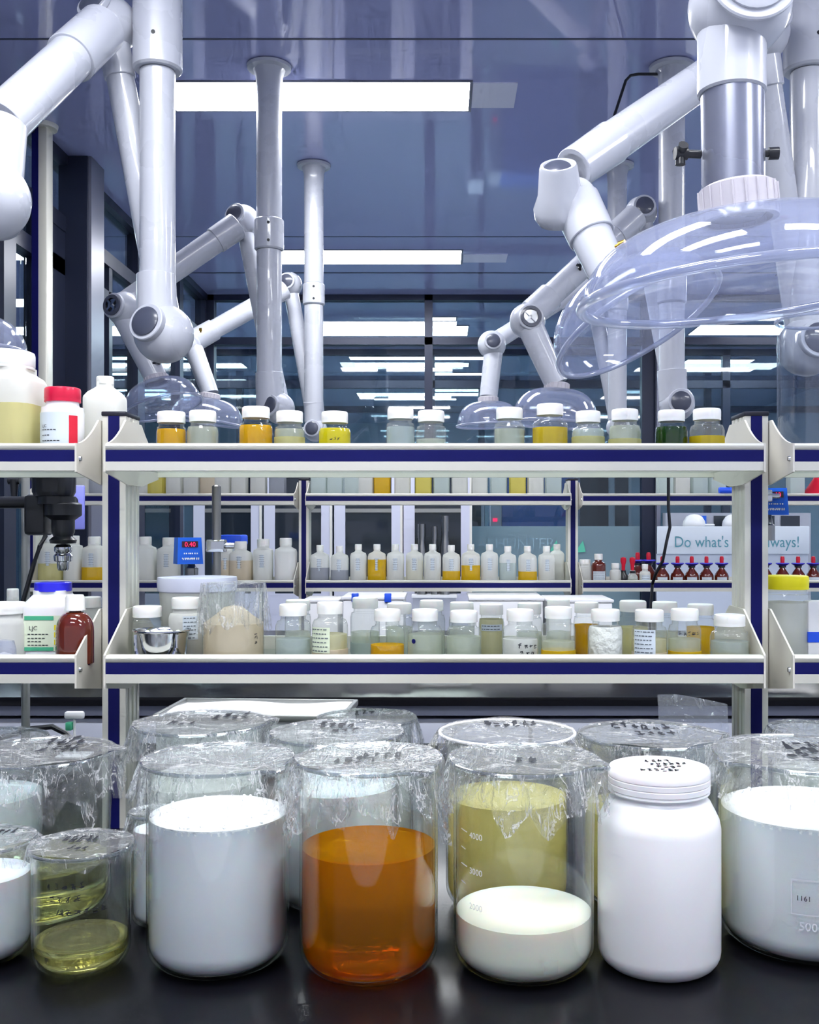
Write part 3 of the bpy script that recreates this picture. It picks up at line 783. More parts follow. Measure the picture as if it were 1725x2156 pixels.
beaker('tall glass beaker full of white liquid left of the orange one', 460.5, 295, 1.2465, 1600, 1716, 'milk', seed=11, spout=-.62, foam=True, skirt=.045)
beaker('glass beaker of orange liquid in the front row', 777, 290, 1.229, 1600, 1779, 'bigorange', seed=23, spout=-.75, skirt=.06, writing=[(-.1, .0, 4), (-.5, -.25, 4)])
beaker('glass beaker with shallow milky layer right of the orange one', 1102.5, 295, 1.2305, 1601, 1915, 'milky', seed=31, spout=-.35, skirt=.05, marks=marks_scale, writing=[(-.1, -.15, 2)])
beaker('wide glass beaker of white liquid cut by the right edge', 1702, 366, 1.309, 1588, 1704, 'milk', seed=47, spout=3.5, foam=True, skirt=.04, writing=[(-.2, .1, 4), (-.3, -.15, 6), (-.1, -.35, 3)], marks=marks_right)
beaker('small glass beaker with a little pale yellow liquid at left front', 172, 200, 1.2237, 1782, 1972, 'bigstraw', seed=53, spout=None, skirt=.012, rimk=1.05, marks=marks_small, writing=[(-.5, .1, 5), (-.2, -.3, 3)])
beaker('small glass beaker of white liquid cut by the left edge', -36, 200, 1.25, 1772, 1838, 'milk', seed=59, spout=None, skirt=.02, rimk=1.05, writing=[(.1, .2, 3)])
beaker('big glass beaker with pale yellow liquid behind the small left one', 80, 292, 1.40, 1586, 1810, 'bigstraw', seed=61, spout=.2, skirt=.055, writing=[(-.1, .3, 4), (-.05, 0, 4)])
beaker('film covered glass beaker at the back left under the rack', 424, 262, 1.49, 1524, 1640, 'palew', seed=67, spout=.3, skirt=.05, writing=[(.1, .2, 4), (-.5, -.2, 3)])
beaker('small film wrapped beaker of white liquid left of tall white one', 330, 104, 1.36, 1712, 1745, 'milk', seed=71, spout=None, skirt=.05, writing=[(-.6, .0, 3)])
beaker('film wrapped beaker of white cream behind the orange one', 710, 262, 1.452, 1545, 1650, 'milk', seed=73, spout=None, skirt=.05, writing=[(-.35, .25, 4), (-.1, -.05, 3)])
beaker('farthest film covered beaker, its rim just left of centre', 772, 196, 1.635, 1514, 1640, 'palew', seed=79, spout=None, skirt=.055, writing=[(-.3, .2, 3)])
beaker('beaker of cloudy yellow liquid with white rim behind the milky one', 1068, 258, 1.432, 1543, 1675, 'bigyellow', seed=83, spout=None, skirt=.02, rimk=1.1, rimmat='white', writing=[(-.35, .25, 6)])
beaker('film covered beaker behind the white plastic jar', 1368, 278, 1.445, 1549, 1700, 'straw', seed=89, spout=.1, skirt=.05, writing=[(-.5, .2, 6), (-.2, -.1, 4)])
beaker('film covered beaker at the back right edge under the rack', 1712, 170, 1.62, 1537, 1620, 'palew', seed=97, spout=None, skirt=.04)
beaker('white filled beaker behind the left yellow one at the edge', -40, 250, 1.66, 1560, 1672, 'milk', seed=101, spout=None, skirt=.03)

# white plastic jar in front
d = 1.235; r = .0716
t = thing('plastic_jar', 'big white plastic jar with screw lid at right front', 'jar', (sx(1387.5, d), d, BENCH))
prof = [(0, .001), (.045, 0)] + [(r - .022 + .022 * math.sin(PI / 2 * k / 6), .022 - .022 * math.cos(PI / 2 * k / 6)) for k in range(7)] + [(r, .10), (r, .164), (r - .002, .174), (r - .008, .186), (.0595, .194), (.055, .198), (.0535, .203), (.0535, .215), (0, .215)]
obj('jar_body', G().lathe(prof, 80), 'hdpew', t, ang=50)
prof = [(.0545, .203), (.058, .2035), (.0592, .205), (.0585, .2075), (.0595, .2085), (.0595, .214), (.0588, .215), (.0595, .216), (.0595, .221), (.0588, .222), (.0595, .223), (.0595, .229), (.0575, .2325), (.054, .2335), (0, .2335)]
lid = obj('screw_lid', G().lathe(prof, 80), 'hdpew', t, ang=30)
obj('handwriting', G().scribble(lambda u, v: Vector((u, v * 2, .2341)), [(-.012, .009, 4), (-.010, .001, 6), (-.004, -.007, 4), (-.026, -.015, 6)], .0062, .0013, 7), 'ink', lid, 'black handwriting on the lid')

# ------------------------------------------------------------------ small jars and bottles
def jar(label, x0, x1, top_py, d, shelf, cw, fill=None, fpy=None, fill2=None, f2py=None, body='pet', capm='cap', cap_h=.019, group=None, name='jar', cat='jar',
        writing=None, lab=None, sq=None, neckz=None, seg=28, shoulder=.35):
    cx = (x0 + x1) / 2; r = (x1 - x0) / 2 * d / F; top = sz(top_py, d); H = top - shelf
    t = thing(name, label, cat, (sx(cx, d), d, shelf + .0005), 0, group)
    rc = cw / 2 * d / F; rn = rc * .9
    if body == 'pet' and fill in ('orange', 'yellow', 'green', 'olive', 'amberliq'): body = 'glass'
    nz = H - cap_h; bz = nz - .008 - (r - rn) * .75   # shoulder start
    cc = .006
    def P_(rr, o):
        return [(0, o), (rr - cc, o), (rr - cc * .3, o + cc * .3), (rr, o + cc)]
    out = P_(r, 0) + [(r, bz - .004), (r - .001, bz), (r - (r - rn) * shoulder, bz + (nz - bz) * .35), (rn + (r - rn) * .15, nz - .008), (rn, nz - .005), (rn, nz + .004)]
    obj('jar_body', G().lathe(out, seg, sq=sq), body, t, ang=50)
    g = G().lathe([(rn, nz), (rc * .99, nz), (rc, nz + .0015), (rc * .985, nz + .004), (rc, nz + .006), (rc, nz + cap_h * .8), (rc * .97, nz + cap_h * .95), (rc * .9, H), (0, H)], seg)
    obj('cap', g, capm, t, ang=35)
    i = .0016
    if body == 'hdpe' and fill in ('amberliq', 'straw', 'gold', 'beige', 'orange', 'grey', 'pale'): i = -.0004
    if fill:
        zl = sz(fpy, d) - shelf
        zl = min(zl, bz + (nz - bz) * .3)
        lo = P_(r - i, i) + [(r - i, max(zl * .6, cc + .002)), (r - i, min(zl, bz - .002))]
        if zl > bz - .002: lo.append((r - i - (r - rn) * .2, zl))
        lo.append((0, lo[-1][1]))
        obj('liquid', G().lathe(lo, seg, sq=sq), fill, t, ang=50)
    if fill2:
        z2 = sz(f2py, d) - shelf
        obj('bottom_layer', G().lathe(P_(r + .0003, .0008) + [(r + .0003, z2), (0, z2)], seg, sq=sq), fill2, t, ang=50)
    if lab:
        u0, u1, v0, v1, lm = lab
        f = onto(r)
        lb = obj('label', G().patch(f, u0 * r, u1 * r, v0 * H, v1 * H, 8), lm, t, recalc=False)
        g = G(); rd = random.Random(int(x0) + 7)
        nrow = max(2, int((v1 - v0) * H / .0065))
        f2 = onto(r, eps=.0013)
        for k in range(nrow):
            v = (v0 + (v1 - v0) * (k + .5) / nrow) * H; u = u0 * r + .002; ue = u1 * r - .003
            while u < ue - .003:
                w = rd.uniform(.002, .006); g.stroke(f2, (u, v), (min(u + w, ue), v), .0016); u += w + .0015
        obj('print', g, 'inkg', lb, recalc=False)
    if writing:
        rows, cell, th = writing
        obj('handwriting', G().scribble(onto(r), [(u * r, v * H, n) for u, v, n in rows], cell, th, int(x0)), 'ink', t, recalc=False)
    return t

GT = 'small clear jars on the upper shelf'
yT = 1.76
upper = [
 ('amber yellow jar, leftmost on the upper shelf beside the bracket', 330, 392, 868, 58, 'orange', 905, None, None),
 ('clear jar right of the leftmost amber yellow one, upper shelf', 394, 460, 866, 56, 'clear', 900, None, None),
 ('amber yellow jar under a dark joint cap, third on upper shelf', 503, 575, 858, 58, 'orange', 897, None, None),
 ('clear jar with pale yellow bottom layer and writing, fourth on upper shelf', 578, 642, 867, 56, 'clear', 905, 'straw', 922),
 ('bright yellow jar, standing left of the empty gap on upper shelf', 670, 740, 868, 56, 'yellow', 891, None, None),
 ('cloudy clear jar with small writing at the middle of upper shelf', 813, 874, 860, 55, 'pale', 900, None, None),
 ('clear empty looking jar right of the middle one on upper shelf', 876, 940, 866, 56, 'clear', 926, None, None),
 ('clear colourless jar left of the tall yellow one, upper shelf', 1040, 1106, 860, 56, 'clear', 905, None, None),
 ('tall jar half full of yellow liquid below the centre right hood', 1120, 1197, 852, 56, 'olive', 902, None, None),
 ('jar with pale straw bottom layer right of the tall yellow one', 1204, 1273, 867, 52, 'pale', 905, 'straw', 921),
 ('clear jar with yellow traces left of the dark green one', 1282, 1350, 863, 56, 'clear', 895, 'straw', 926),
 ('dark green jar near the right end of the upper shelf', 1380, 1448, 865, 56, 'green', 892, None, None),
 ('clear jar with yellow bottom layer at right end of upper shelf', 1453, 1525, 862, 58, 'clear', 930, 'olive', 920),
]
for (lb, x0, x1, ty, cw, fl, fy, f2, f2y) in upper:
    wr = None
    if x0 in (578, 813): wr = ([(-.5, .22, 4)], .006, .0009)
    if x0 == 670: wr = ([(-.2, .4, 3)], .005, .0007)
    jar(lb, x0, x1, ty, yT, ST, cw, fl, fy, f2, f2y, group=GT, writing=wr)

GL = 'small clear jars on the lower shelf'
yF, yB = 1.735, 1.865
lower = [
 ('clear jar of bluish liquid right of the film wrapped beaker', 580, 655, 1272, 58, yF, 'pale', 1345, 'clear', 1380, None, None),
 ('jar with black printed label and pale beige liquid, lower shelf', 657, 733, 1268, 55, yF, 'paleyel', 1335, 'beige', 1365, None, (-1.1, .1, .22, .62, 'labelc')),
 ('jar a third full of orange liquid at left centre of lower shelf', 779, 853, 1283, 55, yF, 'orange', 1357, None, None, None, None),
 ('clear jar with a round blue dot on its side, lower shelf centre', 858, 932, 1283, 55, yF, 'clear', 1335, None, None, None, None),
 ('clear jar of faint grey liquid right of the blue dotted one', 940, 1014, 1286, 58, yF, 'clear', 1340, None, None, None, None),
 ('jar with white label and handwritten date, lower shelf', 1057, 1134, 1283, 57, yF, 'palew', 1345, None, None, ([(-.2, .33, 4), (-.1, .2, 3)], .0075, .0011), None),
 ('clear jar with orange layer at the bottom right of the dated one', 1140, 1212, 1278, 58, yF, 'clear', 1350, 'amberliq', 1368, None, None),
 ('jar packed with white crystals on the lower shelf', 1238, 1312, 1283, 60, yF, 'grain', 1300, None, None, None, None),
 ('clear jar with white printed label left of the flecked one', 1331, 1404, 1284, 60, yF, 'paleyel', 1345, 'beige', 1372, None, (-1.15, .15, .15, .66, 'label')),
 ('jar with handwritten cream label above orange layer, lower shelf', 1408, 1476, 1282, 58, yF, 'clear', 1345, 'amberliq', 1370, ([(-.6, .55, 5)], .006, .0009), None),
 ('last clear jar beside the right bracket with orange bottom layer', 1496, 1577, 1294, 65, yF, 'pale', 1350, 'amberliq', 1380, None, None),
]
for (lb, x0, x1, ty, cw, dd, fl, fy, f2, f2y, wr, la) in lower:
    t = jar(lb, x0, x1, ty, dd, SL, cw, fl, fy, f2, f2y, group=GL, writing=wr, lab=la)
    if x0 == 858:
        g = G().lathe([(0, 0), (.004, 0), (.004, .0004), (0, .0004)], 16, (-.018, -.0228, .042), (-.6, -.8, 0))
        obj('blue_dot', g, 'blue_inlay', t)
back = [
 ('clear jar whose cap shows behind the bluish jar, back row', 600, 655, 1263, 52, 'clear', 1330, None, None),
 ('half full clear jar showing between labelled and orange jars, back row', 738, 800, 1258, 54, 'clear', 1330, 'pale', 1352),
 ('back row jar behind and left of the blue dotted jar', 812, 870, 1270, 52, 'clear', 1320, None, None),
 ('back row jar behind the blue dotted jar', 880, 938, 1264, 50, 'clear', 1330, None, None),
 ('back row jar behind the faint grey one', 945, 1000, 1268, 50, 'clear', 1320, None, None),
 ('jar of pale yellow liquid with printed strip, back row centre', 1008, 1062, 1272, 50, 'paleyel', 1300, None, None),
 ('back row jar behind the dated jar', 1088, 1142, 1270, 50, 'clear', 1330, None, None),
 ('back row jar nearly hidden left of the orange filled one', 1150, 1203, 1262, 48, 'clear', 1330, None, None),
 ('jar full of deep orange liquid behind, left of the crystals', 1208, 1262, 1268, 50, 'orange', 1315, None, None),
 ('wide capped jar behind between crystals and printed label', 1300, 1366, 1265, 56, 'straw', 1320, None, None),
 ('back row jar behind the printed label jar', 1372, 1428, 1267, 52, 'clear', 1330, None, None),
 ('golden liquid jar behind, left of the last jar', 1445, 1506, 1272, 54, 'amberliq', 1320, None, None),
]
for (lb, x0, x1, ty, cw, fl, fy, f2, f2y) in back:
    jar(lb, x0, x1, ty, yB if x0 < 1290 else yB - .01, SL, cw, fl, fy, f2, f2y, group=GL, lab=(-.9, .9, .5, .62, 'label') if x0 == 1008 else None)
# film wrapped beaker of beige cream on the lower shelf
d = 1.755; r = (556 - 428) / 2 * d / F; h = sz(1232, d) - SL
t = thing('glass_beaker', 'film wrapped beaker of beige cream on the lower shelf', 'beaker', (sx(492, d), d, SL + .0005))
obj('glass_body', G().lathe([(0, 0), (r - .008, 0), (r, .008), (r, h)], 64), 'glass', t)
obj('liquid', G().lathe([(0, .002), (r - .008, .002), (r - .0015, .008), (r - .0015, h * .52), (r * .6, h * .62), (r * .3, h * .72), (0, h * .74)], 48), 'beige', t)
w1, w2 = wob(5), wob(6); vs = []; rows = []; nA = 110
for k in range(14):
    row = []
    for i in range(nA):
        a = 2 * PI * i / nA; s = k / 13
        if s < .3: rr = r * (s / .3) ; z = h + .004 + .003 * w1(a) * s
        else:
            q = (s - .3) / .7; rr = r + .0015 + .008 * abs(math.sin(7 * a + w1(a))) * q + .003 * math.sin(31 * a + 3 * w2(a)) * q + .001
            z = h + .004 - q * (h * .55) * (1 + .30 * w2(a))
        row.append(len(vs)); vs.append(Vector((rr * math.cos(a), rr * math.sin(a), z)))
    rows.append(row)
fs = []
for Aa, Bb in zip(rows[1:], rows[2:]): fs += [(Aa[i], Bb[i], Bb[(i + 1) % nA], Aa[(i + 1) % nA]) for i in range(nA)]
obj('film_wrap', G().add(vs, fs), 'film', t, recalc=False)
obj('handwriting', G().scribble(onto(r), [(.9 * r, .045, 1), (.9 * r, .035, 1)], .008, .0012, 4), 'ink', t, recalc=False)
# steel cup with looped handle
d = 1.735; r = (398 - 284) / 2 * d / F; H = sz(1328, d) - SL
t = thing('steel_cup', 'polished steel cup with loop handle at left of lower shelf', 'cup', (sx(341, d), d, SL + .0005))
obj('cup_body', G().lathe([(0, 0), (r * .82, 0), (r * .9, .006), (r * .95, H * .8), (r, H * .97), (r * 1.06, H), (r * 1.05, H + .002), (r * .97, H - .002), (r * .92, H * .8), (r * .86, .008), (0, .006)], 56), 'chrome', t)
pts = [Vector((r * 1.0 * math.sin(a), -r * 1.0 * math.cos(a) - .004, 0)) for a in (0,)]
g = G(); P1 = []
for k in range(25):
    s = k / 24; u = -.0 + .034 * math.cos(PI * s); v = H * .94 - .048 * math.sin(PI * s) ** .6
    P1.append(Vector((u * 1.0, -math.sqrt(max(0, r * r - u * u)) - .006, v)))
g.path(P1, .003, 8); obj('loop_handle', g, 'chrome', t)
g = G(); rd = random.Random(3)
for k in range(14):
    a = rd.uniform(0, 6.28); q = rd.uniform(0, .7) * r; g.lathe([(0, -.004), (.005, -.002), (.006, 0), (.003, .004), (0, .005)], 7, (q * math.cos(a), q * math.sin(a), H - .004))
obj('contents', g, 'labelc', t, 'small pale green pieces just showing at the rim')
jar('clear jar with white lid behind the steel cup, far left of lower shelf', 279, 342, 1276, 1.80, SL, 60, 'clear', 1330, group=GL)
jar('tall white bottle with printed side label behind the steel cup', 356, 428, 1258, 1.798, SL, 60, 'palew', 1300, body='hdpe', lab=(.05, .95, .35, .72, 'label'), group=GL)

# ------------------------------------------------------------------ upper left bay
jar('large frosted jug of pale yellow liquid at the upper left edge', -60, 84, 742, 1.76, ST, 118, 'straw', 856, body='hdpe', capm='capt', cap_h=.03, name='plastic_jug', cat='jug', sq=5)
t = jar('white bottle with crimson cap and red label on upper left shelf', 88, 176, 818, 1.745, ST, 74, None, None, body='hdpew', capm='redcap', cap_h=.024, name='reagent_bottle', cat='bottle', shoulder=.1)
r = 44 * 1.745 / F
f = onto(r); f2 = onto(r, eps=.0014)
lb = obj('label', G().patch(f, -1.1 * r, 1.0 * r, .008, .078, 12), 'label', t, recalc=False)
obj('red_panel', G().patch(onto(r, eps=.0011), .62 * r, 1.05 * r, .008, .073, 6), 'labelr', lb, recalc=False)
g = G().text(f2, 'LJC', -.7 * r, .053, .007)
for v, n in ((.049, 5), (.040, 3), (.031, 6)):
    for k in range(n): g.stroke(f2, (-.7 * r + k * .0055, v), (-.7 * r + k * .0055 + .0042, v), .0012)
obj('print', g, 'ink', lb, recalc=False)
jar('frosted bottle with slim white cap behind the left upper bracket', 181, 262, 794, 1.93, ST, 36, 'palew', 850, body='hdpe', name='plastic_bottle', cat='bottle', sq=4, cap_h=.014)

# ------------------------------------------------------------------ lower left bay
t = thing('reagent_bottle', 'white bottle with blue cap and green label on lower left shelf', 'bottle', (sx(112, 1.79), 1.79, SL + .0005))
r = 51 * 1.79 / F; H = sz(1226, 1.79) - SL
obj('bottle_body', G().lathe([(0, 0), (r - .004, 0), (r, .004), (r, H * .68), (r * .97, H * .74), (r * .72, H * .83), (r * .66, H * .85), (r * .66, H * .9), (0, H * .9)], 40, sq=6), 'hdpew', t)
g = G().lathe([(0, H * .885), (r * .70, H * .885)] + [(r * .74, H * .89), (r * .74, H * .99), (r * .70, H), (0, H)], 40)
obj('cap', g, 'bluecap', t)
ff = lambda u, v: Vector((u, -r - .0006, v)); ff2 = lambda u, v: Vector((u, -r - .0014, v))
lb = obj('label', G().patch(ff, -.82 * r, .85 * r, H * .16, H * .60, 4), 'labelc', t, recalc=False)
g = G(); 
for v0, v1 in ((.545, .595), (.165, .21)): obj('green_band', G().patch(ff2, -.78 * r, .4 * r, H * v0, H * v1, 2), 'labelg', lb, recalc=False)
g = G()
for v in (.24, .33, .42): obj('yellow_mark', G().patch(ff2, .42 * r, .78 * r, H * v, H * (v + .065), 2), 'labely', lb, recalc=False)
g = G().text(ff2, 'LJC', -.6 * r, H * .42, .010)
for v, n in ((.37, 6), (.32, 5), (.28, 4), (.235, 6)):
    for k in range(n): g.stroke(ff2, (-.65 * r + k * .006, H * v), (-.65 * r + k * .006 + .0045, H * v), .0013)
obj('print', g, 'ink', lb, recalc=False)
t = thing('amber_bottle', 'round shouldered dark amber bottle with ribbed white cap', 'bottle', (sx(158, 1.735), 1.735, SL + .0005))
r = 39 * 1.735 / F; H = sz(1253, 1.735) - SL
obj('bottle_body', G().lathe([(0, 0), (r - .004, 0), (r, .004), (r, H * .48)] + [(r * (.32 + .68 * math.cos(PI / 2 * k / 7)), H * (.48 + .28 * math.sin(PI / 2 * k / 7))) for k in range(1, 8)] + [(r * .34, H * .80)], 48), 'amber', t)
rc = r * .50
g = G().lathe([(0, H * .78), (rc * 1.05, H * .78), (rc * 1.05, H * .81), (rc, H * .82), (rc, H * .96), (rc * .85, H), (0, H)], 48, warp=lambda p, a: Vector((p.x * (1 + .02 * math.cos(24 * a)), p.y * (1 + .02 * math.cos(24 * a)), p.z)))
obj('cap', g, 'cap', t)
jar('frosted white bottle with square cap behind, lower left shelf', -2, 56, 1240, 1.87, SL, 24, 'palew', 1290, body='hdpe', name='plastic_bottle', cat='bottle', sq=4)
jar('wide white tub with ribbed rim at the lower left edge', -40, 60, 1268, 1.76, SL, 84, 'palew', 1320, body='hdpe', name='plastic_tub', cat='tub')
t = jar('pinkish capped white jar behind the amber bottle', 172, 214, 1257, 1.88, SL, 40, 'palew', 1300, body='hdpe')
t = thing('plastic_pouch', 'crinkled clear pouch at the bottom left edge of shelf', 'pouch', (sx(6, 1.70), 1.705, SL + .0005))
g = G(); w1 = wob(9)
g.lathe([(0, 0), (.018, 0), (.020, .01), (.019, .03), (.016, .044), (0, .046)], 30, warp=lambda p, a: Vector((p.x * (1 + .1 * w1(a)), p.y * .6 * (1 + .1 * w1(a + p.z * 40)), p.z)))
obj('pouch_film', g, 'bag', t)
obj('pouch_powder', G().lathe([(0, .001), (.015, .001), (.016, .02), (0, .026)], 20), 'grain', t)

# overhead stirrer (black) at left, on its stand
t = thing('overhead_stirrer', 'black overhead stirrer motor clamped on a grey stand at left', 'stirrer', (sx(54, 2.15), 2.15, BENCH))
o = rel(t)
def Q(px, py, dd): return W(px, py, dd) - o
pipe(t, Vector((0, 0, .0)), Vector((0, 0, sz(985, 2.15) - BENCH)), .0085, name='stand_rod', mat='alud')
obj('stand_base', G().box(-.09, .09, -.12, .06, .0, .012, .003), 'blackp', t)
pipe(t, Q(-10, 1058, 2.1), Q(160, 1058, 2.08), .012, name='clamp_boom', mat='blackp')
obj('clamp_block', G().box(.034, .076, -.10, -.04, .50, .58, .008), 'blackp', t)
obj('clamp_screw', G().cyl(Q(30, 1045, 2.05), Q(30, 1010, 2.05), .006, .009, 16).cyl(Q(18, 1012, 2.05), Q(42, 1012, 2.05), .007, None, 12), 'blackp', t)
mx = sx(133, 2.05) - o.x; my = -.1
zz = lambda py: sz(py, 2.05) - BENCH
g = G().lathe([(0, zz(1130)), (.018, zz(1130)), (.022, zz(1120)), (.022, zz(1095)), (.035, zz(1085)), (.035, zz(1062)), (.030, zz(1058)), (0, zz(1058))], 32, (mx, my, 0))
obj('motor_body', g, 'blackp', t)
g = G().lathe([(0, zz(1045)), (.036, zz(1045)), (.040, zz(1036)), (.041, zz(1000)), (.038, zz(985)), (0, zz(985))], 48, (mx - .018, my, 0), warp=lambda p, a: Vector((p.x * (1 + .025 * math.cos(30 * a)), p.y * (1 + .025 * math.cos(30 * a)), p.z)))
obj('speed_dial', g, 'blackp', t, 'ribbed round dial')
g = G().lathe([(0, zz(1062)), (.036, zz(1062)), (.036, zz(1046)), (0, zz(1046))], 32, (mx - .012, my, 0)); obj('motor_collar', g, 'blackp', t)
g = G().lathe([(0, zz(1146)), (.024, zz(1144)), (.026, zz(1137)), (.018, zz(1129)), (0, zz(1129))], 32, (mx, my, 0)); obj('motor_flange', g, 'blackp', t)
g = G().lathe([(0, zz(1201)), (.009, zz(1201)), (.011, zz(1196)), (.012, zz(1183)), (.017, zz(1181)), (.018, zz(1170)), (.014, zz(1165)), (.017, zz(1160)), (.017, zz(1152)), (.012, zz(1146)), (0, zz(1146))], 28, (mx, my, 0))
obj('chuck', g, 'chrome', t)
g = G().path([Q(96, 1128, 2.02), Q(84, 1150, 2.0), Q(72, 1185, 2.0), Q(62, 1220, 2.0), Q(52, 1255, 2.0), Q(46, 1275, 2.0)], .0045, 8); obj('power_cable', g, 'blackp', t)
obj('lilac_plate', G().box(*sorted((sx(112, 2.3) - o.x, sx(180, 2.3) - o.x)), .14, .15, sz(1115, 2.3) - BENCH, sz(1022, 2.3) - BENCH, .003), 'lilac', t, 'lilac rear housing')

# blue digital stirrers
def blue_stirrer(label, x0, x1, y0, y1, d, rz, rodx, rody0, chuck, txt, zrod_end=BENCH):
    ZB = 1.145
    t = thing('digital_stirrer', label, 'stirrer', (sx((x0 + x1) / 2, d), d, ZB), 0, 'blue digital stirrers')
    w = (x1 - x0) / 2 * d / F; z0, z1 = sz(y1, d) - ZB, sz(y0, d) - ZB
    rot = Matrix.Rotation(rz, 3, 'Z'); D = w * 1.9
    b = G(); vs = []
    for z, k, yo in ((z0, 1.0, 0), (z1, .90, .006)):
        for x, y in ((-w * k, yo), (w * k, yo), (w * k, D), (-w * k, D)): vs.append(rot @ Vector((x, y, 0)) + Vector((0, 0, z)))
    b.add(vs, [(0, 1, 2, 3), (4, 5, 6, 7), (0, 1, 5, 4), (1, 2, 6, 5), (2, 3, 7, 6), (3, 0, 4, 7)])
    hs = obj('housing', b, 'boxblue', t, smooth=False)
    hh = z1 - z0
    f = lambda u, v: rot @ Vector((u * w, -.0012 + .006 * v, 0)) + Vector((0, 0, z0 + hh * v))
    f2 = lambda u, v: rot @ Vector((u * w, -.0024 + .006 * v, 0)) + Vector((0, 0, z0 + hh * v))
    dp = obj('display', G().patch(f, -.62, .62, .64, .86, 1), 'dispred', hs, 'dark red display window', recalc=False, smooth=False)
    g = G(); fd = lambda u, v: rot @ Vector((u, -.0024 + .006 * .75, 0)) + Vector((0, 0, v))
    g.text(fd, txt, 0, z0 + hh * .665, hh * .24, 'CENTER')
    obj('digits', g, 'red', dp, recalc=False)
    g = G()
    for v, a in ((.40, .5), (.22, .65), (.19, .6)):
        u = -a
        rd = random.Random(int(v * 100))
        while u < a: g.patch(f2, u, u + .09, v - .02, v + .03, 1); u += rd.uniform(.12, .2)
    obj('print', g, 'inkw', hs, recalc=False)
    xr = sx(rodx, d) - t.location.x
    ry = .0
    pipe(t, Vector((xr, ry, 0)), Vector((xr, ry, sz(rody0, d) - ZB)), .0095 * d / 2.2, name='stand_rod', mat='dsteel')
    obj('rail_clamp', G().box(xr - .015, xr + .015, 1.985 - d, ry + .012, .004, .045, .002), 'dsteel', t)
    zc = (z0 + z1) / 2 + .01
    c = G().box(xr - .018, xr + .018, ry - .016, ry + .016, zc - .012, zc + .012, .003)
    c.cyl(Vector((xr + .01, ry, zc)), Vector((xr + .035, ry, zc)), .006, None, 12)
    obj('clamp', c, 'chrome', t)
    ss = z0
    g = G().lathe([(0, ss - chuck), (.013, ss - chuck), (.013, ss - chuck * .4), (.010, ss - chuck * .36), (.006, ss), (0, ss)], 24, (-w * .2, .03, 0))
    obj('chuck', g, 'steel', t)
    return t
blue_stirrer('blue digital stirrer with red digits above the left bucket', 374, 428, 1132, 1188, 2.03, .42, 456, 1022, .022, '0.40')
blue_stirrer('blue digital stirrer partly behind the right rack post', 1606, 1661, 1027, 1084, 2.03, -.10, 1603, 1000, .050, '0.60')
# bucket with bluish rim
d = 1.902; r = .0705
t = thing('plastic_bucket', 'large translucent bucket with bluish rim below the blue stirrer', 'bucket', (sx(416, d), d, SL + .0005))
H = sz(1220, d) - SL
obj('bucket_body', G().lathe([(0, 0), (r * .85, 0), (r * .87, .006), (r * .96, H - .02), (r * .96, H), (r * .955, H), (r * .955, H - .02), (r * .86, .008), (0, .006)], 48), 'hdpe', t)
obj('bucket_rim', G().lathe([(r * .96, H - .022), (r * 1.0, H - .02), (r * 1.02, H - .004), (r * 1.0, H + .004), (0, H + .004)], 48), pbr('bluish_rim', (216, 216, 236), .35), t)

# ------------------------------------------------------------------ right bay
t = jar('wide jar with yellow lid and white contents right of the post', 1606, 1706, 1212, 1.86, SL, 92, 'palew', 1268, capm='yellowcap', cap_h=.024, body='pet', name='plastic_jar')

t = thing('paper_packet', 'white packet with blue lower band at the right edge shelf', 'packet', (sx(1722, 1.84), 1.84, SL + .0005))
obj('packet_body', G().box(-.022, .03, -.015, .015, 0, .10, .004), 'white', t)
obj('blue_band', G().box(-.0222, .0302, -.0156, .0156, .028, .046), 'bluepl', t)
t = thing('glass_cylinder', 'tall empty clear glass cylinder at the upper right edge', 'glass cylinder', (sx(1722, 1.78), 1.78, ST + .0005))
r = 82 * 1.78 / F; H = sz(676, 1.78) - ST
obj('cylinder_wall', G().lathe([(0, 0), (r - .006, 0), (r, .006), (r, H - .01), (r * 1.04, H), (r * .99, H), (r - .003, H - .01), (r - .003, .008), (0, .004)], 72, warp=lambda p, a: p * 1.0), 'cylglass', t)
obj('rim', G().path([Vector((r * 1.03 * math.cos(a), r * 1.03 * math.sin(a), H)) for a in [2 * PI * k / 60 for k in range(60)]], .003, 8, True), 'hoodrim', t)

# ------------------------------------------------------------------ rear half of the front bench
t = thing('white_tray', 'white box with shallow lined tray on top behind the beakers', 'tray', (sx(560, 2.45), 2.5 - .13, BENCH), -.06)
w, Hh = .205, .100
obj('tray_body', G().box(-w, w, -.11, .10, 0, Hh, .006), 'white', t)
g = G(); g.box(-w, w, -.115, -.105, Hh - .004, Hh + .010, .002); g.box(-w, w, .1, .11, Hh - .004, Hh + .010, .002); g.box(-w - .004, -w + .006, -.115, .11, Hh - .004, Hh + .010, .002); g.box(w - .006, w + .004, -.115, .11, Hh - .004, Hh + .010, .002)
obj('tray_edge', g, 'alud', t)
g = G(); w1 = wob(4)
obj('liner_sheet', g.patch(lambda u, v: Vector((u, v, Hh + .003 + .003 * math.sin(25 * u) * math.cos(31 * v))), -w + .006, w - .006, -.104, .1, 30, 16), 'paper', t, recalc=False)
t = thing('plastic_sheet', 'clear curled plastic sheet behind the right beakers', 'sheet', (sx(1450, 2.2), 2.2, BENCH))
g = G(); pf = lambda u, v: Vector((u, .05 * math.sin(3 * u + 6 * v), v * (1 - 1.9 * max(0, u + .02) ** 1.2)))
g.patch(pf, -.058, .095, .001, .158, 20, 10)
obj('sheet_film', g, 'bag', t, recalc=False)
t = thing('test_tube_rack', 'small white stirrer head with teal band on the left bench', 'bench tool', (sx(157, 2.35), 2.35, BENCH))
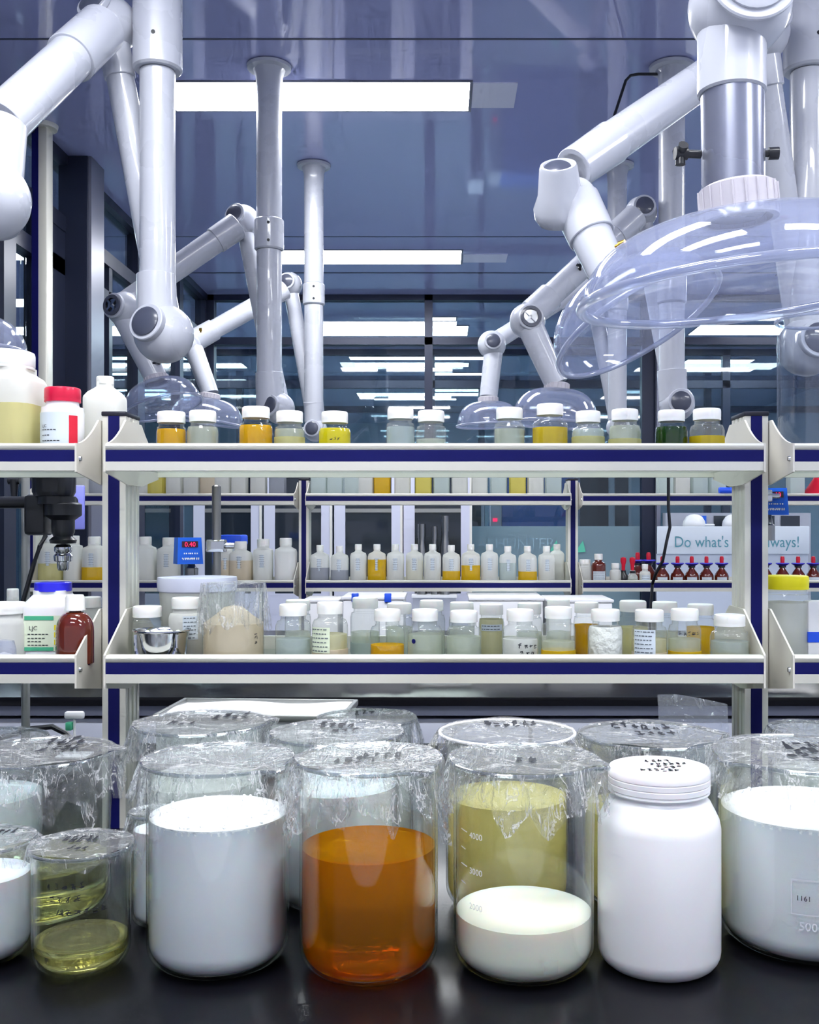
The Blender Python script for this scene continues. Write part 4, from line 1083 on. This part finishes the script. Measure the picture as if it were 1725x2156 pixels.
g = G().box(-.022, .022, -.008, .008, .085, .102, .005).cyl((0, 0, .0), (0, 0, .09), .003, None, 10)
obj('tool_head', g, 'white', t); obj('teal_band', G().box(-.018, -.004, -.0095, .0095, .060, .078, .002), 'labelg', t); obj('tool_foot', G().box(-.035, .035, -.03, .03, 0, .006, .002), 'white', t)
g = G().path([W(-20, 1560, 2.2), W(30, 1545, 2.25), W(60, 1535, 2.3), W(110, 1530, 2.3), W(140, 1545, 2.3), W(160, 1565, 2.28)], .006, 8)
tag(obj('cable', g, 'blackp'), 'black cable looping on the bench at far left', 'cable')

# ------------------------------------------------------------------ rear rack contents
RD = 4.20; dyS = 2.42
GR = 'bottles on the far lower shelf'
far = [
 (655, 693, 1148, 'grey', 1195, 'grey filled bottle leftmost in the far centre bay'),
 (697, 734, 1150, 'grey', 1200, 'grey filled bottle, second in the far centre bay'),
 (738, 772, 1146, 'palew', 1190, 'white bottle between the grey ones and the amber one, far bay'),
 (775, 813, 1146, 'amberliq', 1178, 'first amber filled bottle from the left in far centre bay'),
 (815, 851, 1146, 'palew', 1190, 'white bottle just right of the first amber one, far bay'),
 (855, 891, 1146, 'paleyel', 1180, 'cream bottle, sixth in the far centre bay'),
 (893, 929, 1146, 'palew', 1190, 'white bottle with dark side label mark, seventh in far bay'),
 (932, 969, 1148, 'amberliq', 1202, 'amber layer bottle left of the fuller amber one, far bay'),
 (972, 1011, 1146, 'amberliq', 1190, 'fuller amber bottle near the middle of far centre bay'),
 (1013, 1049, 1146, 'palew', 1190, 'white bottle with tall label right of the amber pair'),
 (1052, 1087, 1150, 'pale', 1185, 'faint blue bottle with label, third from right in far bay'),
 (1092, 1130, 1150, 'amberliq', 1203, 'amber layer bottle third from the far right post'),
 (1134, 1168, 1150, 'palew', 1185, 'front white bottle beside the far right post'),
]
for x0, x1, ty, fl, fy, lb in far:
    jar(lb, x0, x1, ty, RD, SL, 15, fl, fy, body='hdpe', group=GR, name='plastic_bottle', cat='bottle', sq=5, cap_h=.022, seg=20, lab=(-.75, .75, .36, .66, 'label'), shoulder=.15)
jar('rear white bottle peeking beside the far right post', 1158, 1188, 1146, RD + .1, SL, 15, 'palew', 1180, body='hdpe', group=GR, name='plastic_bottle', cat='bottle', sq=5, seg=20)
big = [
 (85, 133, 1125, 'straw', 1186, 'straw coloured bottle with label at left end of far shelf'),
 (136, 172, 1128, 'grain', 1180, 'speckled white bottle second at left end of far shelf'),
 (176, 222, 1130, 'amberliq', 1194, 'bottle with amber layer just left of the near post'),
 (284, 328, 1130, 'palew', 1180, 'plain white bottle just right of the near left post'),
 (333, 378, 1132, 'palew', 1180, 'white bottle with label left of the blue stirrer'),
 (462, 492, 1145, 'beige', 1180, 'beige bottle behind the stirrer rod'),
 (484, 531, 1140, 'beige', 1180, 'beige bottle with label right of the stirrer rod'),
 (534, 575, 1135, 'palew', 1205, 'pale bottle with bluish label in far left bay'),
 (579, 625, 1133, 'milk', 1170, 'opaque white bottle with yellow mark left of the far post'),
]
for x0, x1, ty, fl, fy, lb in big:
    jar(lb, x0, x1, ty, RD, SL, 26, fl, fy, body='hdpe', group='large bottles in the far left bay', name='plastic_bottle', cat='bottle', sq=4, cap_h=.03, seg=20,
        lab=None if x0 in (136, 284) else ((-.8, .6, .38, .66, 'label') if x0 != 579 else (-1.1, -.5, .4, .6, 'labely')), shoulder=.15)
# row of bottles and boxes on the far upper shelf (bottoms only in view)
rd = random.Random(8)
topc = [(300, 'palew'), (330, 'gold'), (368, 'palew'), (405, 'palew'), (440, 'beige'), (470, 'palew'), (505, 'palew'), (545, 'palew'), (585, 'grey'), (672, 'pale'), (706, 'pale'), (742, 'pale'), (770, 'palew'),
        (805, 'amberliq'), (848, 'palew'), (892, 'gold'), (930, 'pale'), (968, 'palew'), (1010, 'palew'), (1050, 'pale'), (1090, 'gold'), (1128, 'palew'), (1165, 'pale'), (180, 'palew'), (205, 'grey'), (1400, 'pale'), (1435, 'palew'), (1472, 'pale'), (1510, 'pale'), (1675, 'pale')]
nm = {'palew': 'white', 'gold': 'pale gold', 'beige': 'beige', 'grey': 'grey', 'pale': 'faint blue', 'amberliq': 'amber'}
ordn = {}
for cx, fl in topc:
    sec = 'left of the near post' if cx < 230 else 'in the far left bay' if cx < 640 else 'in the far centre bay' if cx < 1200 else 'in the far right bay'
    ordn.setdefault((fl, sec), []).append(cx)
words = ['first', 'second', 'third', 'fourth', 'fifth', 'sixth', 'seventh', 'eighth']
for cx, fl in topc:
    sec = 'left of the near post' if cx < 230 else 'in the far left bay' if cx < 640 else 'in the far centre bay' if cx < 1200 else 'in the far right bay'
    L_ = sorted(ordn[(fl, sec)]); k = L_.index(cx)
    lb = ('%s %s bottle from left %s, upper shelf' % (words[k], nm[fl], sec)) if len(L_) > 1 else ('only %s bottle %s, upper shelf' % (nm[fl], sec))
    jar(lb, cx - 17, cx + 17, 972 + rd.uniform(-4, 6), RD, ST, 16, fl, 1000, body='hdpe', group='bottles on the far upper shelf', name='plastic_bottle', cat='bottle', sq=5, seg=16, shoulder=.15)
# far right bay items
t = thing('funnel', 'red plastic funnel upside down on far upper shelf at right', 'funnel', (sx(1722, RD), RD, ST + .0005))
obj('funnel_cone', G().lathe([(.070, 0), (.072, .004), (.045, .045), (.018, .085), (.010, .1), (.008, .14), (0, .14)], 36), 'redbulb', t)
t = thing('stopper', 'small blue cylinder lying at the far upper shelf edge', 'stopper', (sx(1530, 4.07), 4.10, ST + .024 + .012))
obj('stopper_body', G().cyl((-.022, 0, 0), (.03, 0, 0), .012, None, 20, .002), 'bluepl', t)
def dropper(label, px, d=RD, lab=True, s=1.):
    t = thing('dropper_bottle', label, 'dropper bottle', (sx(px, d), d, SL + .0005), 0, 'red bulb dropper bottles')
    r = .028 * s; H = .105 * s
    obj('bottle_body', G().lathe([(0, 0), (r - .002, 0), (r, .003), (r, H * .34), (r * .9, H * .42), (r * .38, H * .62), (r * .36, H * .66), (0, H * .66)], 24), 'amber', t)
    obj('neck_plug', G().lathe([(0, H * .66), (r * .5, H * .66), (r * .5, H * .74), (0, H * .74)], 20), 'blackp', t)
    obj('ring_collar', G().lathe([(r * .45, H * .72), (r * .95, H * .80), (r * .9, H * .84), (0, H * .84)], 20), 'bluering', t)
    obj('rubber_bulb', G().lathe([(0, H * .84), (r * .28, H * .84), (r * .30, H * 1.0), (r * .24, H * 1.08), (0, H * 1.1)], 16), 'redbulb', t)
    if lab: obj('label', G().patch(onto(r), -.9 * r, .55 * r, H * .06, H * .30, 6), 'label', t, recalc=False)
pos = (1395, 1427, 1457, 1488, 1520)
for k, px in enumerate(pos): dropper('amber dropper bottle, %s in the row left of the near post' % words[k], px)
for k, px in enumerate((1612, 1648, 1681, 1713)): dropper('amber dropper bottle, %s in the row right of the near post' % words[k], px)
for k, px in enumerate((1343, 1366)): dropper('amber dropper bottle in the far cluster, %s behind the white bottles' % ('left one' if k == 0 else 'right one'), px, RD + .07, False, 1.12)
def bulbbottle(label, px, mat):
    t = thing('dropper_bottle', label, 'dropper bottle', (sx(px, RD), RD, SL + .0005), 0, 'slim dropper bottles')
    obj('bottle_body', G().lathe([(0, 0), (.018, 0), (.02, .003), (.02, .035), (.010, .048), (.010, .058), (0, .058)], 20), mat, t)
    obj('rubber_bulb', G().lathe([(0, .056), (.007, .058), (.008, .08), (.012, .095), (.011, .108), (0, .112)], 16), 'redbulb', t)
bulbbottle('slim black dropper bottle with long red bulb, far right bay', 1313, 'blackp')
bulbbottle('slim clear dropper bottle with dark red bulb, far right bay', 1332, 'hdpe')
jar('small white box shaped container beside the far right bay post', 1218, 1246, 1178, RD, SL, 24, 'palew', 1195, body='hdpe', sq=8, name='plastic_jar')
t = jar('dark brown bottle with large grey label and white cap, far bay', 1245, 1276, 1166, RD - .03, SL, 18, None, None, body='amber', capm='cap', name='reagent_bottle', cat='bottle', lab=(-.9, .9, .08, .45, 'label'), cap_h=.024)
jar('small white bottle between brown bottle and droppers', 1284, 1308, 1186, RD - .03, SL, 17, 'palew', 1210, body='hdpe', name='plastic_bottle', cat='bottle')
jar('white bottle with red print in front of the dropper cluster', 1347, 1370, 1188, RD - .06, SL, 13, 'palew', 1200, body='hdpe', name='plastic_bottle', cat='bottle', lab=(-.8, .8, .2, .5, 'label'))
jar('short clear vial with black cap left of dropper cluster', 1322, 1344, 1202, RD - .08, SL, 13, 'clear', 1220, capm='blackp', name='vial', cat='vial', cap_h=.01)
g = G().path([W(1408, 1000, 3.9), W(1408, 1070, 3.9), W(1411, 1110, 3.9), W(1404, 1140, 3.9), W(1396, 1180, 3.9), W(1380, 1210, 3.95), W(1374, 1230, 4.0), W(1370, 1290, 4.0), W(1368, 1380, 4.02)], .006, 8)
tag(obj('cable', g, 'blackp'), 'black cable hanging down behind the right bay droppers', 'cable')
# white boxes on the rear bench (tops show above the jar caps)
def box_item(name, label, cat, x0, x1, ytop, d, depth, mat='white', rz=0., hgt=None, clips=None):
    zt = sz(ytop, d); t = thing(name, label, cat, (sx((x0 + x1) / 2, d), d + depth / 2, BENCH), rz)
    w = (x1 - x0) / 2 * d / F
    obj('box_body', G().box(-w, w, -depth / 2, depth / 2, 0, zt - BENCH - .012, .006), mat, t)
    obj('box_lid', G().box(-w - .005, w + .005, -depth / 2 - .005, depth / 2 + .005, zt - BENCH - .012, zt - BENCH, .004), mat, t)
    if clips:
        for px in clips:
            xc = sx(px, d) - t.location.x
            obj('clip', G().box(xc - .012, xc + .012, -depth / 2 - .012, -depth / 2 + .01, zt - BENCH - .02, zt - BENCH + .012, .003), 'bluepl', t)
    return t
box_item('storage_box', 'white storage box with two blue clips on the rear bench', 'box', 722, 850, 1256, 3.7, .25, clips=(748, 817))
box_item('storage_box', 'wide white lidded box on the rear bench right of clips', 'box', 990, 1144, 1258, 3.8, .3)
box_item('storage_box', 'white lidded box with sloping side below the far post', 'box', 1156, 1290, 1262, 3.75, .25)
box_item('storage_box', 'white lidded box at left on the rear bench', 'box', 640, 712, 1262, 3.8, .2)
t = thing('storage_bin', 'blue plastic bin in front of the far left cabinets', 'bin', (sx(490, 6.5), 6.5, 0))
obj('bin_body', G().box(-.06, .06, -.1, .1, 0, sz(1148, 6.5), .01), 'cabgrey', t); obj('bin_lid', G().box(-.075, .075, -.11, .11, sz(1148, 6.5), sz(1126, 6.5), .01), 'bluepl', t)

# ------------------------------------------------------------------ cabinets along the rear wall
CY = 8.0
for k, (x0, x1, txt) in enumerate(((408, 552, 'lavender cabinet leftmost along the rear wall'), (556, 700, 'lavender cabinet behind the far left post'), (704, 848, 'lavender cabinet with grey lower panel near the middle'), (850, 994, 'lavender cabinet holding silver bottles near the frosted glass'))):
    t = thing('storage_cabinet', txt, 'cabinet', (sx((x0 + x1) / 2, CY), CY, 0), 0, 'lavender storage cabinets')
    w = (x1 - x0) / 2 * CY / F; Ht = 1.90; fw = .085
    g = G(); g.box(-w, w, .02, .38, 0, Ht)
    obj('cabinet_body', g, 'darkwall', t, smooth=False)
    g = G(); g.box(-w, -w + fw, -.01, .02, 0, Ht); g.box(w - fw, w, -.01, .02, 0, Ht); g.box(-w + fw, w - fw, -.01, .02, Ht - .1, Ht); g.box(-w + fw, w - fw, -.01, .02, 0, .9 if k != 2 else 1.0)
    dr = obj('door', g, 'cab', t, smooth=False)
    obj('door_glass', G().box(-w + fw, w - fw, .0, .005, .9, Ht - .1), 'cabwin', dr, smooth=False)
    obj('door_edge', G().box(w - .018, w, -.016, -.008, 0, Ht), 'cabedge', dr, smooth=False)
    obj('shelf_edge', G().box(-w + fw, w - fw, -.004, .004, 1.52, 1.55), 'alud', dr, smooth=False)
for px, ty, ww, lb in ((888, 1103, 20, 'silver bottle at left inside the rightmost cabinet door'), (915, 1108, 16, 'dark silver bottle in the middle at the rightmost cabinet'), (937, 1086, 20, 'tallest silver bottle at right by the rightmost cabinet')):
    d = 7.9; r = ww / 2 * d / F; H = sz(ty, d) - .9
    t = thing('steel_bottle', lb, 'bottle', (sx(px, d), d, .9), 0, 'silver bottles by the cabinet')
    obj('bottle_body', G().lathe([(0, 0), (r, 0), (r, H * .6), (r * .7, H * .74), (r * .7, H * .8), (0, H * .8)], 20), 'steel', t)
    obj('cap', G().lathe([(0, H * .8), (r * .8, H * .8), (r * .8, H), (0, H)], 20), 'steel', t)
t = thing('side_cabinet', 'grey low cabinet carrying the silver bottles by the rear wall', 'cabinet', (sx(915, 7.88), 7.88, 0))
obj('cabinet_body', G().box(-.16, .16, -.08, .08, 0, .88), 'cabgrey', t); obj('cabinet_top', G().box(-.17, .17, -.09, .09, .88, .899), 'white', t)
# frosted band logo
g = G().text(lambda u, v: Vector((u, RY - .034, v)), 'AI HUNTER', sx(1003, 8.46), sz(1155, 8.46), .125)
for px, py, s_ in ((1170, 1150, .05), (1225, 1152, .055)):
    c = W(px, py, 8.46); g3 = G().add([c + Vector((-s_, 0, -s_ * .8)), c + Vector((s_ * .6, 0, -s_ * .7)), c + Vector((s_ * .2, 0, s_))], [(0, 1, 2)])
    tag(obj('logo_mark', g3, 'tealg', smooth=False), 'green triangular logo mark on frosted glass %s the far post' % ('left of' if px < 1200 else 'right of'), 'logo')
tag(obj('logo_lettering', g, 'tealf', smooth=False, recalc=False), 'teal logo lettering on the frosted glass band of rear wall', 'lettering')
# blue machine behind the frosted glass and dark cupboards
t = thing('lab_machine', 'blue instrument with red lamp seen above the frosted glass', 'instrument', (sx(1110, 9.6), 9.6, 0))
obj('machine_body', G().box(-.24, .42, -.1, .3, 0, 1.95, .01), pbr('machine_blue', (48, 92, 168), .4), t)
obj('control_strip', G().box(-.34, -.24, -.12, .2, 0, 1.95), 'cabgrey', t); obj('control_lamp', G().box(-.32, -.28, -.13, -.115, 1.46, 1.49), 'red', t)
for k, (x0, x1, lb) in enumerate(((1215, 1288, 'dark glazed cupboard behind frosted glass right of the far post'), (988, 1020, 'dark narrow cupboard behind the glass left of the machine'), (1288, 1330, 'dark cupboard next to the rear column'))):
    d = 9.7; t = thing('glazed_cupboard', lb, 'cupboard', (sx((x0 + x1) / 2, d), d, 0), 0, 'dark cupboards behind the glass')
    w = (x1 - x0) / 2 * d / F
    obj('cupboard_body', G().box(-w, w, 0, .4, 0, 1.95), 'cabgrey', t, smooth=False); obj('cupboard_glass', G().box(-w + .03, w - .03, -.01, 0, .8, 1.9), 'cabwin', t, smooth=False)
# slogan board, helmets, cupboard at right
d = 8.0
t = thing('slogan_board', 'white board reading a blue slogan behind the dropper bottles', 'sign board', (sx(1550, d), d, 0))
o = rel(t); w = sx(1705, d) - o.x
obj('board_panel', G().box(-sx(1550, d) + sx(1385, d), w, 0, .03, sz(1166, d), sz(1108, d), .004), 'board2', t)
obj('lower_panel', G().box(-sx(1550, d) + sx(1385, d), w, .03, .05, 0, sz(1166, d)), 'wall', t)
g = G().text(lambda u, v: Vector((u, -.003, v)), "Do what's right always!", sx(1419, d) - o.x, sz(1152, d), .1205)
xs = [v.x for v in g.v]; tw = max(xs) - min(xs); want = (1680 - 1419) / F * d; k = want / tw; x00 = min(xs)
for v in g.v: v.x = x00 + (v.x - x00) * k
obj('slogan_lettering', g, 'teal', t, smooth=False, recalc=False)
for px, lb in ((1462, 'white safety helmet above the slogan board, left one'), (1545, 'white safety helmet above the slogan board, right one by post')):
    t = thing('safety_helmet', lb, 'helmet', (sx(px, 8.12), 8.12, sz(1108, 8.12)), 0, 'white safety helmets')
    obj('shell', G().lathe([(.085, 0), (.088, .01), (.082, .04), (.06, .075), (.03, .09), (0, .094)], 28), 'white', t)
    obj('peak', G().box(.05, .15, -.05, .05, .0, .018, .008), 'white', t)
t = thing('glazed_cupboard', 'grey framed cupboard with dark panes behind the slogan board', 'cupboard', (sx(1560, 8.3), 8.3, 0), 0, 'dark cupboards behind the glass')
obj('cupboard_body', G().box(-.60, .55, -.02, .1, 0, sz(1080, 8.3)), 'cabgrey', t, smooth=False)
for a, b, m_ in ((-.42, -.28, 'boxblue'), (-.22, -.02, 'cabwin'), (.14, .26, 'cabwin'), (.31, .46, 'cabwin')):
    obj('pane', G().box(a, b, -.03, -.02, .8, sz(1086, 8.3)), m_, t, smooth=False)

# ------------------------------------------------------------------ light, camera, output
w = bpy.data.worlds.new('World'); sc.world = w; w.use_nodes = True
nt = w.node_tree; bg = nt.nodes['Background']
bg.inputs[0].default_value = (*lin((196, 202, 222)), 1); bg.inputs[1].default_value = .55
cam = bpy.data.cameras.new('camera'); co = bpy.data.objects.new('camera', cam); COL.objects.link(co)
co.location = (0, 0, EYE); co.rotation_euler = (PI / 2, 0, 0)
cam.sensor_fit = 'VERTICAL'; cam.sensor_height = 36; cam.lens = F / 2156 * 36
cam.shift_x = (862.5 - VX) / 2156; cam.shift_y = (VY - 1078) / 2156
cam.clip_start = .05; cam.clip_end = 60
sc.camera = co
sc.view_settings.view_transform = 'Standard'; sc.view_settings.look = 'None'; sc.view_settings.gamma = 1; sc.view_settings.exposure = 0.85
cy = sc.cycles
cy.use_adaptive_sampling = True; cy.adaptive_threshold = .12; cy.adaptive_min_samples = 12; cy.use_light_tree = False
cy.max_bounces = 9; cy.diffuse_bounces = 3; cy.glossy_bounces = 4; cy.transmission_bounces = 10; cy.transparent_max_bounces = 24
cy.use_denoising = True; cy.caustics_reflective = False; cy.caustics_refractive = False
cy.sample_clamp_indirect = 6
